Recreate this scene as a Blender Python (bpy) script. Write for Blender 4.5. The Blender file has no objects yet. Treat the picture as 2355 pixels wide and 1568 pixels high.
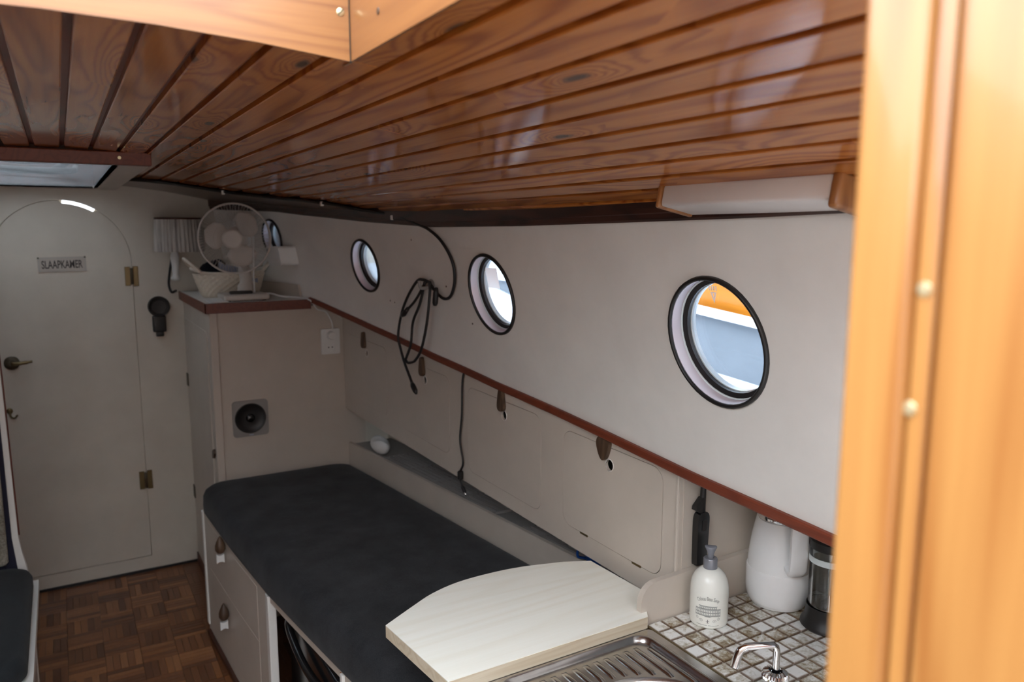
import bpy, bmesh, math, random
from mathutils import Vector, Matrix, geometry
random.seed(7)
PI = math.pi
scene = bpy.context.scene
C = scene.collection

# ------------------------------------------------------------------ camera
EYE = Vector((0.0, 0.0, 1.65))
YAW, PITCH, FPX = math.radians(30.4), math.radians(8.2), 1763.0
cam_d = bpy.data.cameras.new('camera')
cam = bpy.data.objects.new('camera', cam_d); C.objects.link(cam)
cam_d.sensor_width = 36.0; cam_d.sensor_fit = 'HORIZONTAL'
cam_d.lens = FPX / 2355.0 * 36.0
cam_d.clip_start = 0.01
cam.location = EYE
cam.rotation_euler = (PI / 2 - PITCH, 0, -YAW)
cam_d.dof.use_dof = True
cam_d.dof.focus_distance = 1.55
cam_d.dof.aperture_fstop = cam_d.lens / 6.0
scene.camera = cam

# ------------------------------------------------------------------ world
world = bpy.data.worlds.new('overcast_sky'); scene.world = world
world.use_nodes = True
wn, wl_ = world.node_tree.nodes, world.node_tree.links
wn.clear()
wo = wn.new('ShaderNodeOutputWorld'); bg = wn.new('ShaderNodeBackground')
tc = wn.new('ShaderNodeTexCoord'); sp = wn.new('ShaderNodeSeparateXYZ'); rp = wn.new('ShaderNodeValToRGB')
wl_.new(tc.outputs['Generated'], sp.inputs[0]); wl_.new(sp.outputs['Z'], rp.inputs[0])
# overcast luminance distribution: the zenith is three times as bright as the horizon
rp.color_ramp.elements[0].position = 0.0; rp.color_ramp.elements[0].color = (0.296, 0.325, 0.352, 1)
rp.color_ramp.elements[1].position = 1.0; rp.color_ramp.elements[1].color = (0.90, 0.975, 1.045, 1)
wl_.new(rp.outputs[0], bg.inputs[0]); wl_.new(bg.outputs[0], wo.inputs[0])
bg.inputs[1].default_value = 1.25
scene.view_settings.view_transform = 'Standard'
scene.view_settings.look = 'None'
scene.view_settings.exposure = 3.2
scene.view_settings.gamma = 1.0
scene.view_settings.use_curve_mapping = False
scene.cycles.use_denoising = True
scene.cycles.max_bounces = 6
scene.cycles.diffuse_bounces = 4
scene.cycles.glossy_bounces = 3
scene.cycles.transmission_bounces = 4
scene.cycles.use_adaptive_sampling = True
scene.cycles.adaptive_threshold = 0.08
scene.cycles.transparent_max_bounces = 8
scene.cycles.caustics_reflective = False
scene.cycles.caustics_refractive = False
scene.cycles.sample_clamp_indirect = 6.0

# ------------------------------------------------------------------ helpers
WL = {}                                   # world location of every parent
def new_mesh(bm, name):
    me = bpy.data.meshes.new(name)
    bmesh.ops.recalc_face_normals(bm, faces=bm.faces[:])
    bm.to_mesh(me); bm.free()
    return me
def link(name, me, m=None, parent=None, smooth=False):
    o = bpy.data.objects.new(name, me); C.objects.link(o)
    if m is not None and len(me.materials) == 0: me.materials.append(m)
    if smooth:
        for p in me.polygons: p.use_smooth = True
        if smooth is not True:
            try: me.set_sharp_from_angle(angle=math.radians(smooth))
            except Exception: pass
    if parent is not None:
        L = WL[parent.name]
        me.transform(Matrix.Translation(-L)); o.parent = parent; WL[o.name] = L
    else:
        WL[o.name] = Vector((0, 0, 0))
    return o
def obj(name, bm, m, parent=None, smooth=False):
    return link(name, new_mesh(bm, name), m, parent, smooth)
def tag(o, label=None, cat=None, group=None, kind=None):
    if label: o['label'] = label
    if cat: o['category'] = cat
    if group: o['group'] = group
    if kind: o['kind'] = kind
    return o
def thing(name, label, cat, loc, group=None):
    o = bpy.data.objects.new(name, None); C.objects.link(o)
    o.location = loc; o.empty_display_size = 0.05; WL[o.name] = Vector(loc)
    return tag(o, label, cat, group)
def struct_root(name, loc=(0, 0, 0)):
    o = bpy.data.objects.new(name, None); C.objects.link(o)
    o.location = loc; o.empty_display_size = 0.05; WL[o.name] = Vector(loc); o['kind'] = 'structure'
    return o
def top(o, label, cat, group=None):       # move a one-mesh thing's origin to its base
    me = o.data
    co = [v.co for v in me.vertices]
    b = Vector(((min(c.x for c in co) + max(c.x for c in co)) / 2, (min(c.y for c in co) + max(c.y for c in co)) / 2, min(c.z for c in co)))
    me.transform(Matrix.Translation(-b)); o.location = b; WL[o.name] = b
    return tag(o, label, cat, group)

def box(x0, x1, y0, y1, z0, z1, bev=0.0, seg=2, bm=None):
    b = bmesh.new()
    bmesh.ops.create_cube(b, size=1.0)
    for v in b.verts:
        v.co = Vector((x0 + (v.co.x + .5) * (x1 - x0), y0 + (v.co.y + .5) * (y1 - y0), z0 + (v.co.z + .5) * (z1 - z0)))
    if bev > 0:
        bmesh.ops.bevel(b, geom=b.edges[:], offset=bev, segments=seg, affect='EDGES', profile=0.5, clamp_overlap=True)
    if bm is None: return b
    merge(bm, b); return bm
def merge(dst, src):
    m = bpy.data.meshes.new('tmp'); src.to_mesh(m); src.free(); dst.from_mesh(m); bpy.data.meshes.remove(m)
def xform(bm, M):
    bmesh.ops.transform(bm, matrix=M, verts=bm.verts[:]); return bm
def lathe(profile, segs=32, center=(0, 0, 0), M=None):
    bm = bmesh.new(); rings = []
    for r, z in profile:
        if r < 1e-6: rings.append([bm.verts.new((0, 0, z))])
        else: rings.append([bm.verts.new((r * math.cos(2 * PI * i / segs), r * math.sin(2 * PI * i / segs), z)) for i in range(segs)])
    for a, b in zip(rings, rings[1:]):
        for i in range(segs):
            j = (i + 1) % segs
            if len(a) == 1 and len(b) == 1: continue
            if len(a) == 1: bm.faces.new((a[0], b[i], b[j]))
            elif len(b) == 1: bm.faces.new((a[i], a[j], b[0]))
            else: bm.faces.new((a[i], a[j], b[j], b[i]))
    if M is not None: xform(bm, M)
    return xform(bm, Matrix.Translation(center))
def crom(pts, n=6, closed=False):
    P = [Vector(p) for p in pts]; out = []
    N = len(P)
    rng = range(N) if closed else range(N - 1)
    for i in rng:
        p1, p2 = P[i], P[(i + 1) % N]
        p0 = P[i - 1] if (i > 0 or closed) else p1 * 2 - p2
        p3 = P[(i + 2) % N] if (i + 2 < N or closed) else p2 * 2 - p1
        for k in range(n):
            t = k / n
            out.append(0.5 * ((2 * p1) + (p2 - p0) * t + (2 * p0 - 5 * p1 + 4 * p2 - p3) * t * t + (3 * p1 - p0 - 3 * p2 + p3) * t ** 3))
    if not closed: out.append(P[-1])
    return out
def tube(pts, r, segs=8, closed=False, bm=None, cap=True):
    P = [Vector(p) for p in pts]; N = len(P)
    rr = r if isinstance(r, (list, tuple)) else [r] * N
    bm = bm or bmesh.new(); rings = []
    ref = Vector((0, 0, 1)); prev = None
    for i, p in enumerate(P):
        if closed: t = P[(i + 1) % N] - P[i - 1]
        else: t = P[min(i + 1, N - 1)] - P[max(i - 1, 0)]
        t = t.normalized() if t.length > 1e-9 else Vector((0, 0, 1))
        if prev is None:
            a = ref.cross(t)
            if a.length < 1e-3: a = Vector((1, 0, 0)).cross(t)
        else:
            a = prev - t * prev.dot(t)
            if a.length < 1e-6: a = ref.cross(t)
        a.normalize(); b = t.cross(a); prev = a
        rings.append([bm.verts.new(p + (a * math.cos(2 * PI * k / segs) + b * math.sin(2 * PI * k / segs)) * rr[i]) for k in range(segs)])
    for i in range(N if closed else N - 1):
        A, B = rings[i], rings[(i + 1) % N]
        for k in range(segs):
            bm.faces.new((A[k], A[(k + 1) % segs], B[(k + 1) % segs], B[k]))
    if cap and not closed:
        bm.faces.new(rings[0][::-1]); bm.faces.new(rings[-1])
    return bm
def plate(outer, holes, t, fmap):
    """flat plate from 2D outlines with holes; fmap(u, v, w) -> 3D, w in 0..t"""
    loops = [outer] + list(holes)
    pts = [p for l in loops for p in l]
    tris = geometry.tessellate_polygon([[Vector((p[0], p[1], 0)) for p in l] for l in loops])
    bm = bmesh.new()
    F = [bm.verts.new(fmap(p[0], p[1], 0)) for p in pts]; B = [bm.verts.new(fmap(p[0], p[1], t)) for p in pts]
    for a, b, c in tris:
        if len({a, b, c}) < 3: continue
        try: bm.faces.new((F[a], F[b], F[c])); bm.faces.new((B[c], B[b], B[a]))
        except ValueError: pass
    k = 0
    for l in loops:
        n = len(l)
        for i in range(n):
            j = (i + 1) % n
            try: bm.faces.new((F[k + i], F[k + j], B[k + j], B[k + i]))
            except ValueError: pass
        k += n
    return bm
def rrect(u0, u1, v0, v1, r, n=5):
    out = []
    for cx, cy, a0 in ((u1 - r, v1 - r, 0), (u0 + r, v1 - r, 90), (u0 + r, v0 + r, 180), (u1 - r, v0 + r, 270)):
        for i in range(n + 1):
            a = math.radians(a0 + 90 * i / n); out.append((cx + r * math.cos(a), cy + r * math.sin(a)))
    return out
def circ(cx, cy, r, n=24): return [(cx + r * math.cos(2 * PI * i / n), cy + r * math.sin(2 * PI * i / n)) for i in range(n)]
def interp(x, xs, ys):
    if x <= xs[0]: return ys[0]
    for i in range(len(xs) - 1):
        if x <= xs[i + 1]: return ys[i] + (ys[i + 1] - ys[i]) * (x - xs[i]) / (xs[i + 1] - xs[i])
    return ys[-1]
def text_mesh(s, size=1.0, bold=0.0, align='CENTER'):
    cu = bpy.data.curves.new('lettering', 'FONT'); cu.body = s; cu.size = size; cu.align_x = align; cu.align_y = 'CENTER'; cu.offset = bold
    o = bpy.data.objects.new('lettering', cu); C.objects.link(o)
    bpy.context.view_layer.update()
    me = bpy.data.meshes.new_from_object(o.evaluated_get(bpy.context.evaluated_depsgraph_get()))
    bpy.data.objects.remove(o); bpy.data.curves.remove(cu)
    bm = bmesh.new(); bm.from_mesh(me); bpy.data.meshes.remove(me)
    return bm

# ------------------------------------------------------------------ materials
def srgb(r, g, b):
    f = lambda c: (c / 255 / 12.92) if c / 255 <= 0.04045 else ((c / 255 + 0.055) / 1.055) ** 2.4
    return (f(r), f(g), f(b), 1.0)
class NT:
    def __init__(s, name):
        s.m = bpy.data.materials.new(name); s.m.use_nodes = True
        s.n = s.m.node_tree.nodes; s.l = s.m.node_tree.links
        s.b = s.n['Principled BSDF']; s.out = s.n['Material Output']
    def node(s, t, **k):
        o = s.n.new('ShaderNode' + t)
        for a, v in k.items(): setattr(o, a, v)
        return o
    def con(s, a, b): s.l.new(a, b)
    def math(s, op, a, b=None, c=None):
        n = s.node('Math', operation=op)
        for i, v in enumerate((a, b, c)):
            if v is None: continue
            if isinstance(v, (int, float)): n.inputs[i].default_value = v
            else: s.con(v, n.inputs[i])
        return n.outputs[0]
    def coords(s, scale=(1, 1, 1), rand=True, world=False):
        tc = s.node('TexCoord'); mp = s.node('Mapping')
        mp.inputs['Scale'].default_value = scale
        src = tc.outputs['Object']
        if world: src = s.node('NewGeometry').outputs['Position']
        if rand:
            oi = s.node('ObjectInfo'); ad = s.node('VectorMath', operation='ADD'); mu = s.node('VectorMath', operation='SCALE')
            cx = s.node('CombineXYZ')
            for i in range(3): s.con(oi.outputs['Random'], cx.inputs[i])
            s.con(cx.outputs[0], mu.inputs[0]); mu.inputs['Scale'].default_value = 37.0
            s.con(src, ad.inputs[0]); s.con(mu.outputs[0], ad.inputs[1]); src = ad.outputs[0]
        s.con(src, mp.inputs['Vector']); return mp.outputs[0]
    def noise(s, vec, scale, detail=3, rough=0.5, dist=0.0):
        n = s.node('TexNoise'); n.inputs['Scale'].default_value = scale; n.inputs['Detail'].default_value = detail
        n.inputs['Roughness'].default_value = rough; n.inputs['Distortion'].default_value = dist
        if vec is not None: s.con(vec, n.inputs['Vector'])
        return n.outputs[0]
    def ramp(s, fac, stops):
        n = s.node('ValToRGB'); e = n.color_ramp.elements
        while len(e) < len(stops): e.new(0.5)
        for i, (p, c) in enumerate(stops): e[i].position = p; e[i].color = c
        s.con(fac, n.inputs[0]); return n.outputs[0]
    def mix(s, fac, a, b, mode='MIX'):
        n = s.node('Mix', data_type='RGBA', blend_type=mode)
        for sock, v in ((n.inputs[0], fac), (n.inputs[6], a), (n.inputs[7], b)):
            if isinstance(v, (int, float)): sock.default_value = v
            elif isinstance(v, tuple): sock.default_value = v
            else: s.con(v, sock)
        return n.outputs[2]
    def bump(s, h, strength=0.2, dist=0.002):
        n = s.node('Bump'); n.inputs['Strength'].default_value = strength; n.inputs['Distance'].default_value = dist
        s.con(h, n.inputs['Height']); s.con(n.outputs[0], s.b.inputs['Normal'])
    def base(s, col): 
        if isinstance(col, tuple): s.b.inputs['Base Color'].default_value = col
        else: s.con(col, s.b.inputs['Base Color'])
        return s
    def set(s, **k):
        for a, v in k.items():
            s.b.inputs[{'rough': 'Roughness', 'metal': 'Metallic', 'coat': 'Coat Weight', 'coatr': 'Coat Roughness', 'spec': 'Specular IOR Level',
                        'trans': 'Transmission Weight', 'ior': 'IOR', 'alpha': 'Alpha', 'sheen': 'Sheen Weight'}[a]].default_value = v
        return s
def paint(name, col, rough=0.45, var=0.06, bump=0.06, scale=9.0):
    t = NT(name); v = t.coords(rand=True)
    n = t.noise(v, scale, 4, 0.6)
    d = tuple(c * (1 - var) for c in col[:3]) + (1,); u = tuple(min(1, c * (1 + var * .6)) for c in col[:3]) + (1,)
    t.base(t.ramp(n, [(0.3, d), (0.7, u)])).set(rough=rough)
    if bump: t.bump(t.noise(v, 90, 2), bump, 0.001)
    return t.m
def plain(name, col, rough=0.4, metal=0.0, coat=0.0, spec=0.5):
    t = NT(name); v = t.coords(rand=False); n = t.noise(v, 25, 2)
    d = tuple(c * 0.975 for c in col[:3]) + (1,)
    t.base(t.ramp(n, [(0.35, d), (0.65, col)])).set(rough=rough, metal=metal, coat=coat, spec=spec)
    return t.m
def wood(name, light, dark, along='Y', fine=90.0, ring=9.0, rough=0.35, coat=0.0, knots=False, knotcol=None, coatr=0.1, gcon=1.0, bump=0.08, spec=0.5):
    t = NT(name)
    sc = {'X': (0.11, 1, 1), 'Y': (1, 0.11, 1), 'Z': (1, 1, 0.11)}[along]
    v = t.coords(sc)
    big = t.noise(v, ring, 2, 0.5, 0.3)
    val = big
    kd = None
    if knots:
        vk = t.coords({'X': (3.4, 11, 11), 'Y': (11, 3.4, 11), 'Z': (11, 11, 3.4)}[along])
        vo = t.node('TexVoronoi', voronoi_dimensions='2D'); vo.inputs['Scale'].default_value = 0.8; t.con(vk, vo.inputs['Vector'])
        sc_ = t.node('SeparateColor'); t.con(vo.outputs['Color'], sc_.inputs[0])
        gate = t.math('GREATER_THAN', sc_.outputs[0], 0.62)
        wob = t.noise(vk, 5.0, 2)
        dist = t.math('ADD', vo.outputs['Distance'], t.math('MULTIPLY', t.math('SUBTRACT', wob, 0.5), 0.10))
        dist = t.math('ADD', dist, t.math('MULTIPLY', t.math('SUBTRACT', 1.0, gate), 0.45))
        infl = t.math('POWER', 2.718, t.math('MULTIPLY', dist, -5.0))
        val = t.math('ADD', big, t.math('MULTIPLY', infl, 0.75))
        kn = t.node('MapRange'); kn.inputs[1].default_value = 0.085; kn.inputs[2].default_value = 0.03; t.con(dist, kn.inputs[0]); kd = kn.outputs[0]
    rings = t.math('MULTIPLY_ADD', t.math('SINE', t.math('MULTIPLY', val, 70.0)), 0.5, 0.5)
    rings = t.math('POWER', rings, 2.2)
    fg = t.noise(t.coords({'X': (0.02, 1, 1), 'Y': (1, 0.02, 1), 'Z': (1, 1, 0.02)}[along]), fine * 3.0, 3, 0.7)
    mixv = t.math('ADD', t.math('MULTIPLY', rings, 0.5 * gcon), t.math('MULTIPLY', fg, 0.5))
    col = t.ramp(mixv, [(0.18, light), (0.85, dark)])
    oi = t.node('ObjectInfo')
    tone = t.math('MULTIPLY_ADD', oi.outputs['Random'], 0.22, 0.89)
    cx = t.node('CombineXYZ')
    for i in range(3): t.con(tone, cx.inputs[i])
    col = t.mix(1.0, col, cx.outputs[0], 'MULTIPLY')
    if kd is not None: col = t.mix(t.math('MULTIPLY', kd, 0.9), col, knotcol or (0.02, 0.008, 0.005, 1))
    t.base(col).set(rough=rough, coat=coat, coatr=coatr, spec=spec)
    t.bump(fg, bump, 0.001)
    return t.m

M = {}
M['cream'] = paint('cream_paint', srgb(238, 235, 230), 0.42, 0.05, 0.05, 6)
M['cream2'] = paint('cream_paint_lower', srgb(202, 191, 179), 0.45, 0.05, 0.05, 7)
M['cream_dirty'] = paint('cream_paint_scuffed', srgb(214, 205, 192), 0.5, 0.08, 0.05, 4)
M['pine'] = wood('varnished_pine', srgb(190, 116, 52), srgb(134, 64, 22), 'Y', 60, 7.0, 0.5, 0.85, True, coatr=0.10, gcon=0.85, spec=0.1)
M['groove'] = wood('pine_groove', srgb(118, 38, 18), srgb(86, 26, 12), 'Y', 60, 7.0, 0.4, 0.1)
M['mahog'] = wood('mahogany_strip', srgb(116, 54, 34), srgb(74, 30, 19), 'Y', 120, 12, 0.45, 0.08, gcon=0.4)
M['dark_mould'] = wood('dark_moulding', srgb(66, 36, 26), srgb(36, 17, 12), 'Y', 100, 10, 0.45, 0.2)
M['dark_panel'] = wood('dark_unseen_panelling', srgb(110, 66, 42), srgb(78, 42, 26), 'Y', 100, 10, 0.45, 0.2)  # made-up dark wood for unseen walls, damps bounced light
M['edge_panel'] = wood('smoked_plywood', srgb(112, 84, 66), srgb(82, 58, 44), 'X', 80, 6, 0.32, 0.3)
M['teak_x'] = wood('honey_varnish_crosswise', srgb(154, 104, 58), srgb(116, 68, 34), 'X', 60, 9, 0.35, 0.9, gcon=0.6, coatr=0.25)
M['teak_y'] = wood('honey_varnish_lengthwise', srgb(154, 100, 50), srgb(116, 66, 28), 'Y', 60, 9, 0.3, 0.4, gcon=0.5)
M['teak_z'] = wood('honey_varnish_upright', srgb(172, 122, 68), srgb(138, 82, 38), 'Z', 45, 7, 0.3, 0.45, gcon=0.8)
M['leeboard'] = wood('orange_leeboard_varnish', srgb(196, 118, 24), srgb(160, 88, 14), 'Y', 45, 7, 0.3, 0.2, gcon=0.5)
M['teak_gap'] = wood('groove_varnish', srgb(150, 80, 46), srgb(96, 50, 34), 'Z', 60, 9, 0.5)
M['board'] = wood('pale_maple_laminate', srgb(240, 239, 230), srgb(228, 222, 205), 'X', 30, 5, 0.35, 0.1, gcon=0.35, bump=0.0)
M['board_edge'] = wood('pale_plywood_edge', srgb(226, 212, 188), srgb(198, 174, 140), 'X', 140, 9, 0.55, gcon=0.5)
M['lampwood'] = wood('lamp_end_wood', srgb(168, 114, 68), srgb(124, 76, 40), 'Z', 80, 9, 0.4, 0.2)
M['latch'] = wood('brown_turn_latch', srgb(96, 74, 56), srgb(62, 44, 32), 'Z', 100, 9, 0.5)
M['black'] = plain('black_rubber', (0.012, 0.011, 0.011, 1), 0.45)
M['blackgloss'] = plain('black_gloss', (0.008, 0.008, 0.009, 1), 0.18, spec=0.6)
M['blackcable'] = plain('black_cable', (0.014, 0.014, 0.015, 1), 0.5)
M['white_plastic'] = plain('white_plastic', srgb(232, 232, 230), 0.35)
M['grey_plastic'] = plain('grey_plastic', srgb(150, 146, 142), 0.4)
M['fan_plastic'] = plain('fan_plastic', srgb(206, 198, 190), 0.4)
M['chrome'] = plain('chrome', (0.78, 0.78, 0.78, 1), 0.12, 1.0)
M['brass'] = plain('dull_brass', srgb(120, 104, 74), 0.4, 0.8)
M['bronze'] = plain('dark_bronze', srgb(92, 84, 70), 0.45, 0.6)
M['screwhead'] = plain('screw_head', srgb(220, 205, 165), 0.35, 0.6)
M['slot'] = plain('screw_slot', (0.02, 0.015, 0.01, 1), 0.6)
M['liner'] = paint('porthole_liner', srgb(226, 218, 226), 0.4, 0.03, 0.0)
M['soap'] = plain('soap_bottle_white', srgb(240, 240, 232), 0.22)
M['pumpgrey'] = plain('pump_grey', srgb(138, 140, 148), 0.3, 0.3)
M['pumplight'] = plain('pump_clear_grey', srgb(120, 122, 130), 0.25)
M['print'] = plain('grey_print', srgb(112, 112, 108), 0.6)
M['print_soft'] = plain('pale_grey_print', srgb(176, 178, 174), 0.6)
M['thermos'] = plain('thermos_white', srgb(240, 240, 240), 0.25)
M['signwhite'] = plain('sign_face', srgb(190, 180, 170), 0.4)
M['signink'] = plain('sign_ink', srgb(64, 58, 58), 0.5)
M['navy'] = plain('navy_upholstery', (0.010, 0.010, 0.028, 1), 0.8)
M['blueplastic'] = plain('blue_plastic', srgb(26, 74, 150), 0.35)
M['papers'] = plain('blue_grey_paper', srgb(170, 182, 205), 0.5)
M['baseboard'] = wood('brown_skirting', srgb(82, 44, 30), srgb(52, 26, 18), 'Y', 100, 10, 0.45, 0.1)
M['bulwark'] = paint('grey_blue_bulwark_paint', srgb(116, 121, 126), 0.5, 0.07, 0.1, 5)
M['deck'] = paint('grey_blue_deck_paint', srgb(208, 214, 222), 0.5, 0.07, 0.1, 5)
M['deckwhite'] = paint('white_rail_paint', srgb(232, 234, 238), 0.4)
M['hullin'] = paint('hull_lining', srgb(200, 190, 178), 0.5)
M['seal'] = plain('white_seal', srgb(226, 236, 238), 0.3)
M['grout'] = paint('pale_grout', srgb(168, 156, 142), 0.7, 0.15, 0.1, 30)
M['shade'] = None

def mat_fabric(name, c1, c2, scale=700):
    t = NT(name); v = t.coords(rand=False)
    w = t.noise(v, scale, 2, 0.8); b = t.noise(v, 9, 4, 0.6)
    t.base(t.ramp(t.math('ADD', t.math('MULTIPLY', w, 0.6), t.math('MULTIPLY', b, 0.4)), [(0.35, c1), (0.68, c2)])).set(rough=0.95, spec=0.12, sheen=0.08)
    t.bump(t.math('ADD', t.math('MULTIPLY', w, 0.5), b), 0.35, 0.003)
    return t.m
M['charcoal'] = mat_fabric('charcoal_fabric', (0.008, 0.0085, 0.010, 1), (0.050, 0.052, 0.058, 1))
M['seatgrey'] = mat_fabric('slate_fabric', (0.014, 0.017, 0.020, 1), (0.030, 0.034, 0.038, 1))
M['pillow'] = mat_fabric('dark_grey_pillow_fabric', (0.05, 0.052, 0.055, 1), (0.085, 0.085, 0.088, 1))
M['knit'] = mat_fabric('oatmeal_knit', srgb(120, 116, 104), srgb(196, 190, 176), 160)
M['darkcloth'] = mat_fabric('dark_cloth', (0.006, 0.007, 0.012, 1), (0.014, 0.015, 0.024, 1))

def mat_steel():
    t = NT('brushed_stainless'); v = t.coords((1, 1, 1), False)
    n = t.noise(v, 30, 3)
    t.base(t.ramp(n, [(0.3, (0.50, 0.49, 0.48, 1)), (0.7, (0.62, 0.61, 0.60, 1))])).set(rough=0.22, metal=1.0)
    t.bump(t.noise(v, 6, 2), 0.05, 0.004)
    return t.m
M['steel'] = mat_steel()
def mat_tile():
    t = NT('speckled_glazed_tile'); v = t.coords()
    a = t.noise(v, 45, 4, 0.65, 0.6); b = t.noise(v, 170, 3, 0.7, 0.3)
    oi = t.node('ObjectInfo')
    s = t.math('ADD', t.math('ADD', t.math('MULTIPLY', a, 0.7), t.math('MULTIPLY', b, 0.3)), t.math('MULTIPLY_ADD', oi.outputs['Random'], 0.22, -0.11))
    col = t.ramp(s, [(0.26, srgb(100, 74, 46)), (0.37, srgb(150, 136, 112)), (0.47, srgb(200, 195, 184)), (0.58, srgb(230, 229, 226))])
    tcn = t.node('TexCoord'); sx = t.node('SeparateXYZ'); t.con(tcn.outputs['Object'], sx.inputs[0])
    mxv = t.math('MAXIMUM', t.math('ABSOLUTE', sx.outputs[0]), t.math('ABSOLUTE', sx.outputs[1]))
    mr = t.node('MapRange'); mr.inputs[1].default_value = .0142; mr.inputs[2].default_value = .0172; t.con(t.math('ADD', mxv, t.math('MULTIPLY', t.math('SUBTRACT', a, 0.5), .004)), mr.inputs[0])
    col = t.mix(t.math('MULTIPLY', mr.outputs[0], 0.85), col, srgb(104, 74, 48))
    t.base(col).set(rough=0.12, coat=0.4)
    t.bump(a, 0.15, 0.002)
    return t.m
M['tile'] = mat_tile()
def mat_parquet():
    t = NT('parquet_strip_wood'); oi = t.node('ObjectInfo')
    v = t.coords((1, 0.06, 1)); g = t.noise(v, 160, 3, 0.6)
    c = t.ramp(oi.outputs['Random'], [(0.0, srgb(92, 50, 26)), (0.35, srgb(124, 74, 40)), (0.7, srgb(142, 88, 50)), (1.0, srgb(170, 112, 66))])
    c = t.mix(t.math('MULTIPLY', g, 0.55), c, srgb(70, 36, 20))
    t.base(c).set(rough=0.32, coat=0.2); t.bump(g, 0.05, 0.001)
    return t.m
M['parquet'] = mat_parquet()
def mat_glass(name, tint=(0.93, 0.97, 1, 1), gl=0.06):
    t = NT(name); t.n.remove(t.b)
    tr = t.node('BsdfTransparent'); tr.inputs[0].default_value = tint
    gs = t.node('BsdfGlossy'); gs.inputs['Roughness'].default_value = 0.03
    lw = t.node('LayerWeight'); lw.inputs[0].default_value = 0.12
    mx = t.node('MixShader'); t.con(t.math('MULTIPLY_ADD', lw.outputs['Fresnel'], 0.8, gl * 0.3), mx.inputs[0])
    t.con(tr.outputs[0], mx.inputs[1]); t.con(gs.outputs[0], mx.inputs[2]); t.con(mx.outputs[0], t.out.inputs[0])
    return t.m
M['glass'] = mat_glass('window_glass', (0.80, 0.85, 0.90, 1))
M['jar'] = mat_glass('press_glass', (0.86, 0.88, 0.88, 1), 0.2)
def mat_mesh(name, col, transp, tl_w=0.5):
    t = NT(name); t.n.remove(t.b)
    tr = t.node('BsdfTransparent'); df = t.node('BsdfDiffuse'); tl = t.node('BsdfTranslucent')
    df.inputs[0].default_value = col; tl.inputs[0].default_value = col
    a = t.node('MixShader'); a.inputs[0].default_value = tl_w
    t.con(df.outputs[0], a.inputs[1]); t.con(tl.outputs[0], a.inputs[2])
    mx = t.node('MixShader'); mx.inputs[0].default_value = transp
    t.con(a.outputs[0], mx.inputs[1]); t.con(tr.outputs[0], mx.inputs[2]); t.con(mx.outputs[0], t.out.inputs[0])
    return t.m
M['sticker'] = mat_mesh('white_paper_sticker', srgb(252, 252, 250), 0.0, 0.92)
M['flyscreen'] = mat_mesh('fly_screen', srgb(120, 122, 124), 0.5)
M['acrylic'] = mat_mesh('milky_acrylic', srgb(235, 240, 244), 0.4)
M['guard'] = mat_mesh('fan_guard_wire_haze', srgb(190, 182, 172), 0.72)
def mat_lampdiff():
    t = NT('lamp_diffuser'); v = t.coords(rand=False); n = t.noise(v, 5, 3)
    t.base(t.ramp(n, [(0.3, srgb(206, 198, 194)), (0.7, srgb(226, 220, 216))])).set(rough=0.35)
    return t.m
M['diffuser'] = mat_lampdiff()
def mat_shade():
    t = NT('pleated_lamp_shade'); v = t.coords((1, 1, 0.05), False); n = t.noise(v, 60, 3, 0.7)
    t.base(t.ramp(n, [(0.35, srgb(150, 142, 136)), (0.65, srgb(206, 200, 192))])).set(rough=0.9)
    t.bump(n, 0.5, 0.004)
    return t.m
M['shade'] = mat_shade()
def mat_water():
    t = NT('harbour_water'); v = t.coords((1, 1, 1), False); n = t.noise(v, 1.5, 4)
    t.base(t.ramp(n, [(0.3, srgb(96, 112, 118)), (0.7, srgb(120, 138, 146))])).set(rough=0.15)
    t.bump(n, 0.4, 0.05)
    return t.m
M['water'] = mat_water()
M['basket'] = paint('white_wicker', srgb(226, 216, 200), 0.6, 0.12, 0.2, 60)

# ------------------------------------------------------------------ hull shape; positions below mostly unprojected from image pixels offline
def ceilz(x): return 1.867 - 0.17 * x * x
TY = [-1, .6, 1.0, 1.5, 1.9, 2.3, 2.7, 3.0, 3.2, 3.6, 3.97, 4.5]; TX = [1.06, 1.10, 1.115, 1.12, 1.105, 1.075, 1.02, .955, .905, .80, .70, .55]
def Xt(y): return sum(interp(y + d, TY, TX) for d in (-.2, -.15, -.1, -.05, 0, .05, .1, .15, .2)) / 9      # cabin side at the brown strip
def zt(y): return interp(y, [0.0, .798, .964, 1.142, 1.359, 1.624, 1.946, 2.335, 2.749, 2.967, 3.196, 3.97], [1.117, 1.137, 1.142, 1.148, 1.162, 1.181, 1.203, 1.24, 1.295, 1.33, 1.37, 1.46])
def lean(y): return interp(y, [0, 2.0, 2.8, 3.2, 3.97], [.22, .22, .20, .17, .15])
def Xs(y, z): return Xt(y) - lean(y) * (z - zt(y))                                                          # the side leans inwards towards the roof
def ztop(y): return interp(y, [.0, .711, .938, 1.168, 1.671, 2.154, 2.607, 3.122, 3.339, 3.659, 3.97], [1.68, 1.675, 1.670, 1.667, 1.661, 1.660, 1.679, 1.711, 1.728, 1.740, 1.750])
YA, YF = 0.20, 3.97                 # aft and forward bulkheads
HX, HXL, HY = 0.315, 0.95, 0.915    # companion hatch opening: -HXL < x < HX, y < HY; unseen port side widened for more light
SX0, SX1, SY0, SY1 = -0.55, 0.15, 2.45, 3.86   # skylight opening

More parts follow.
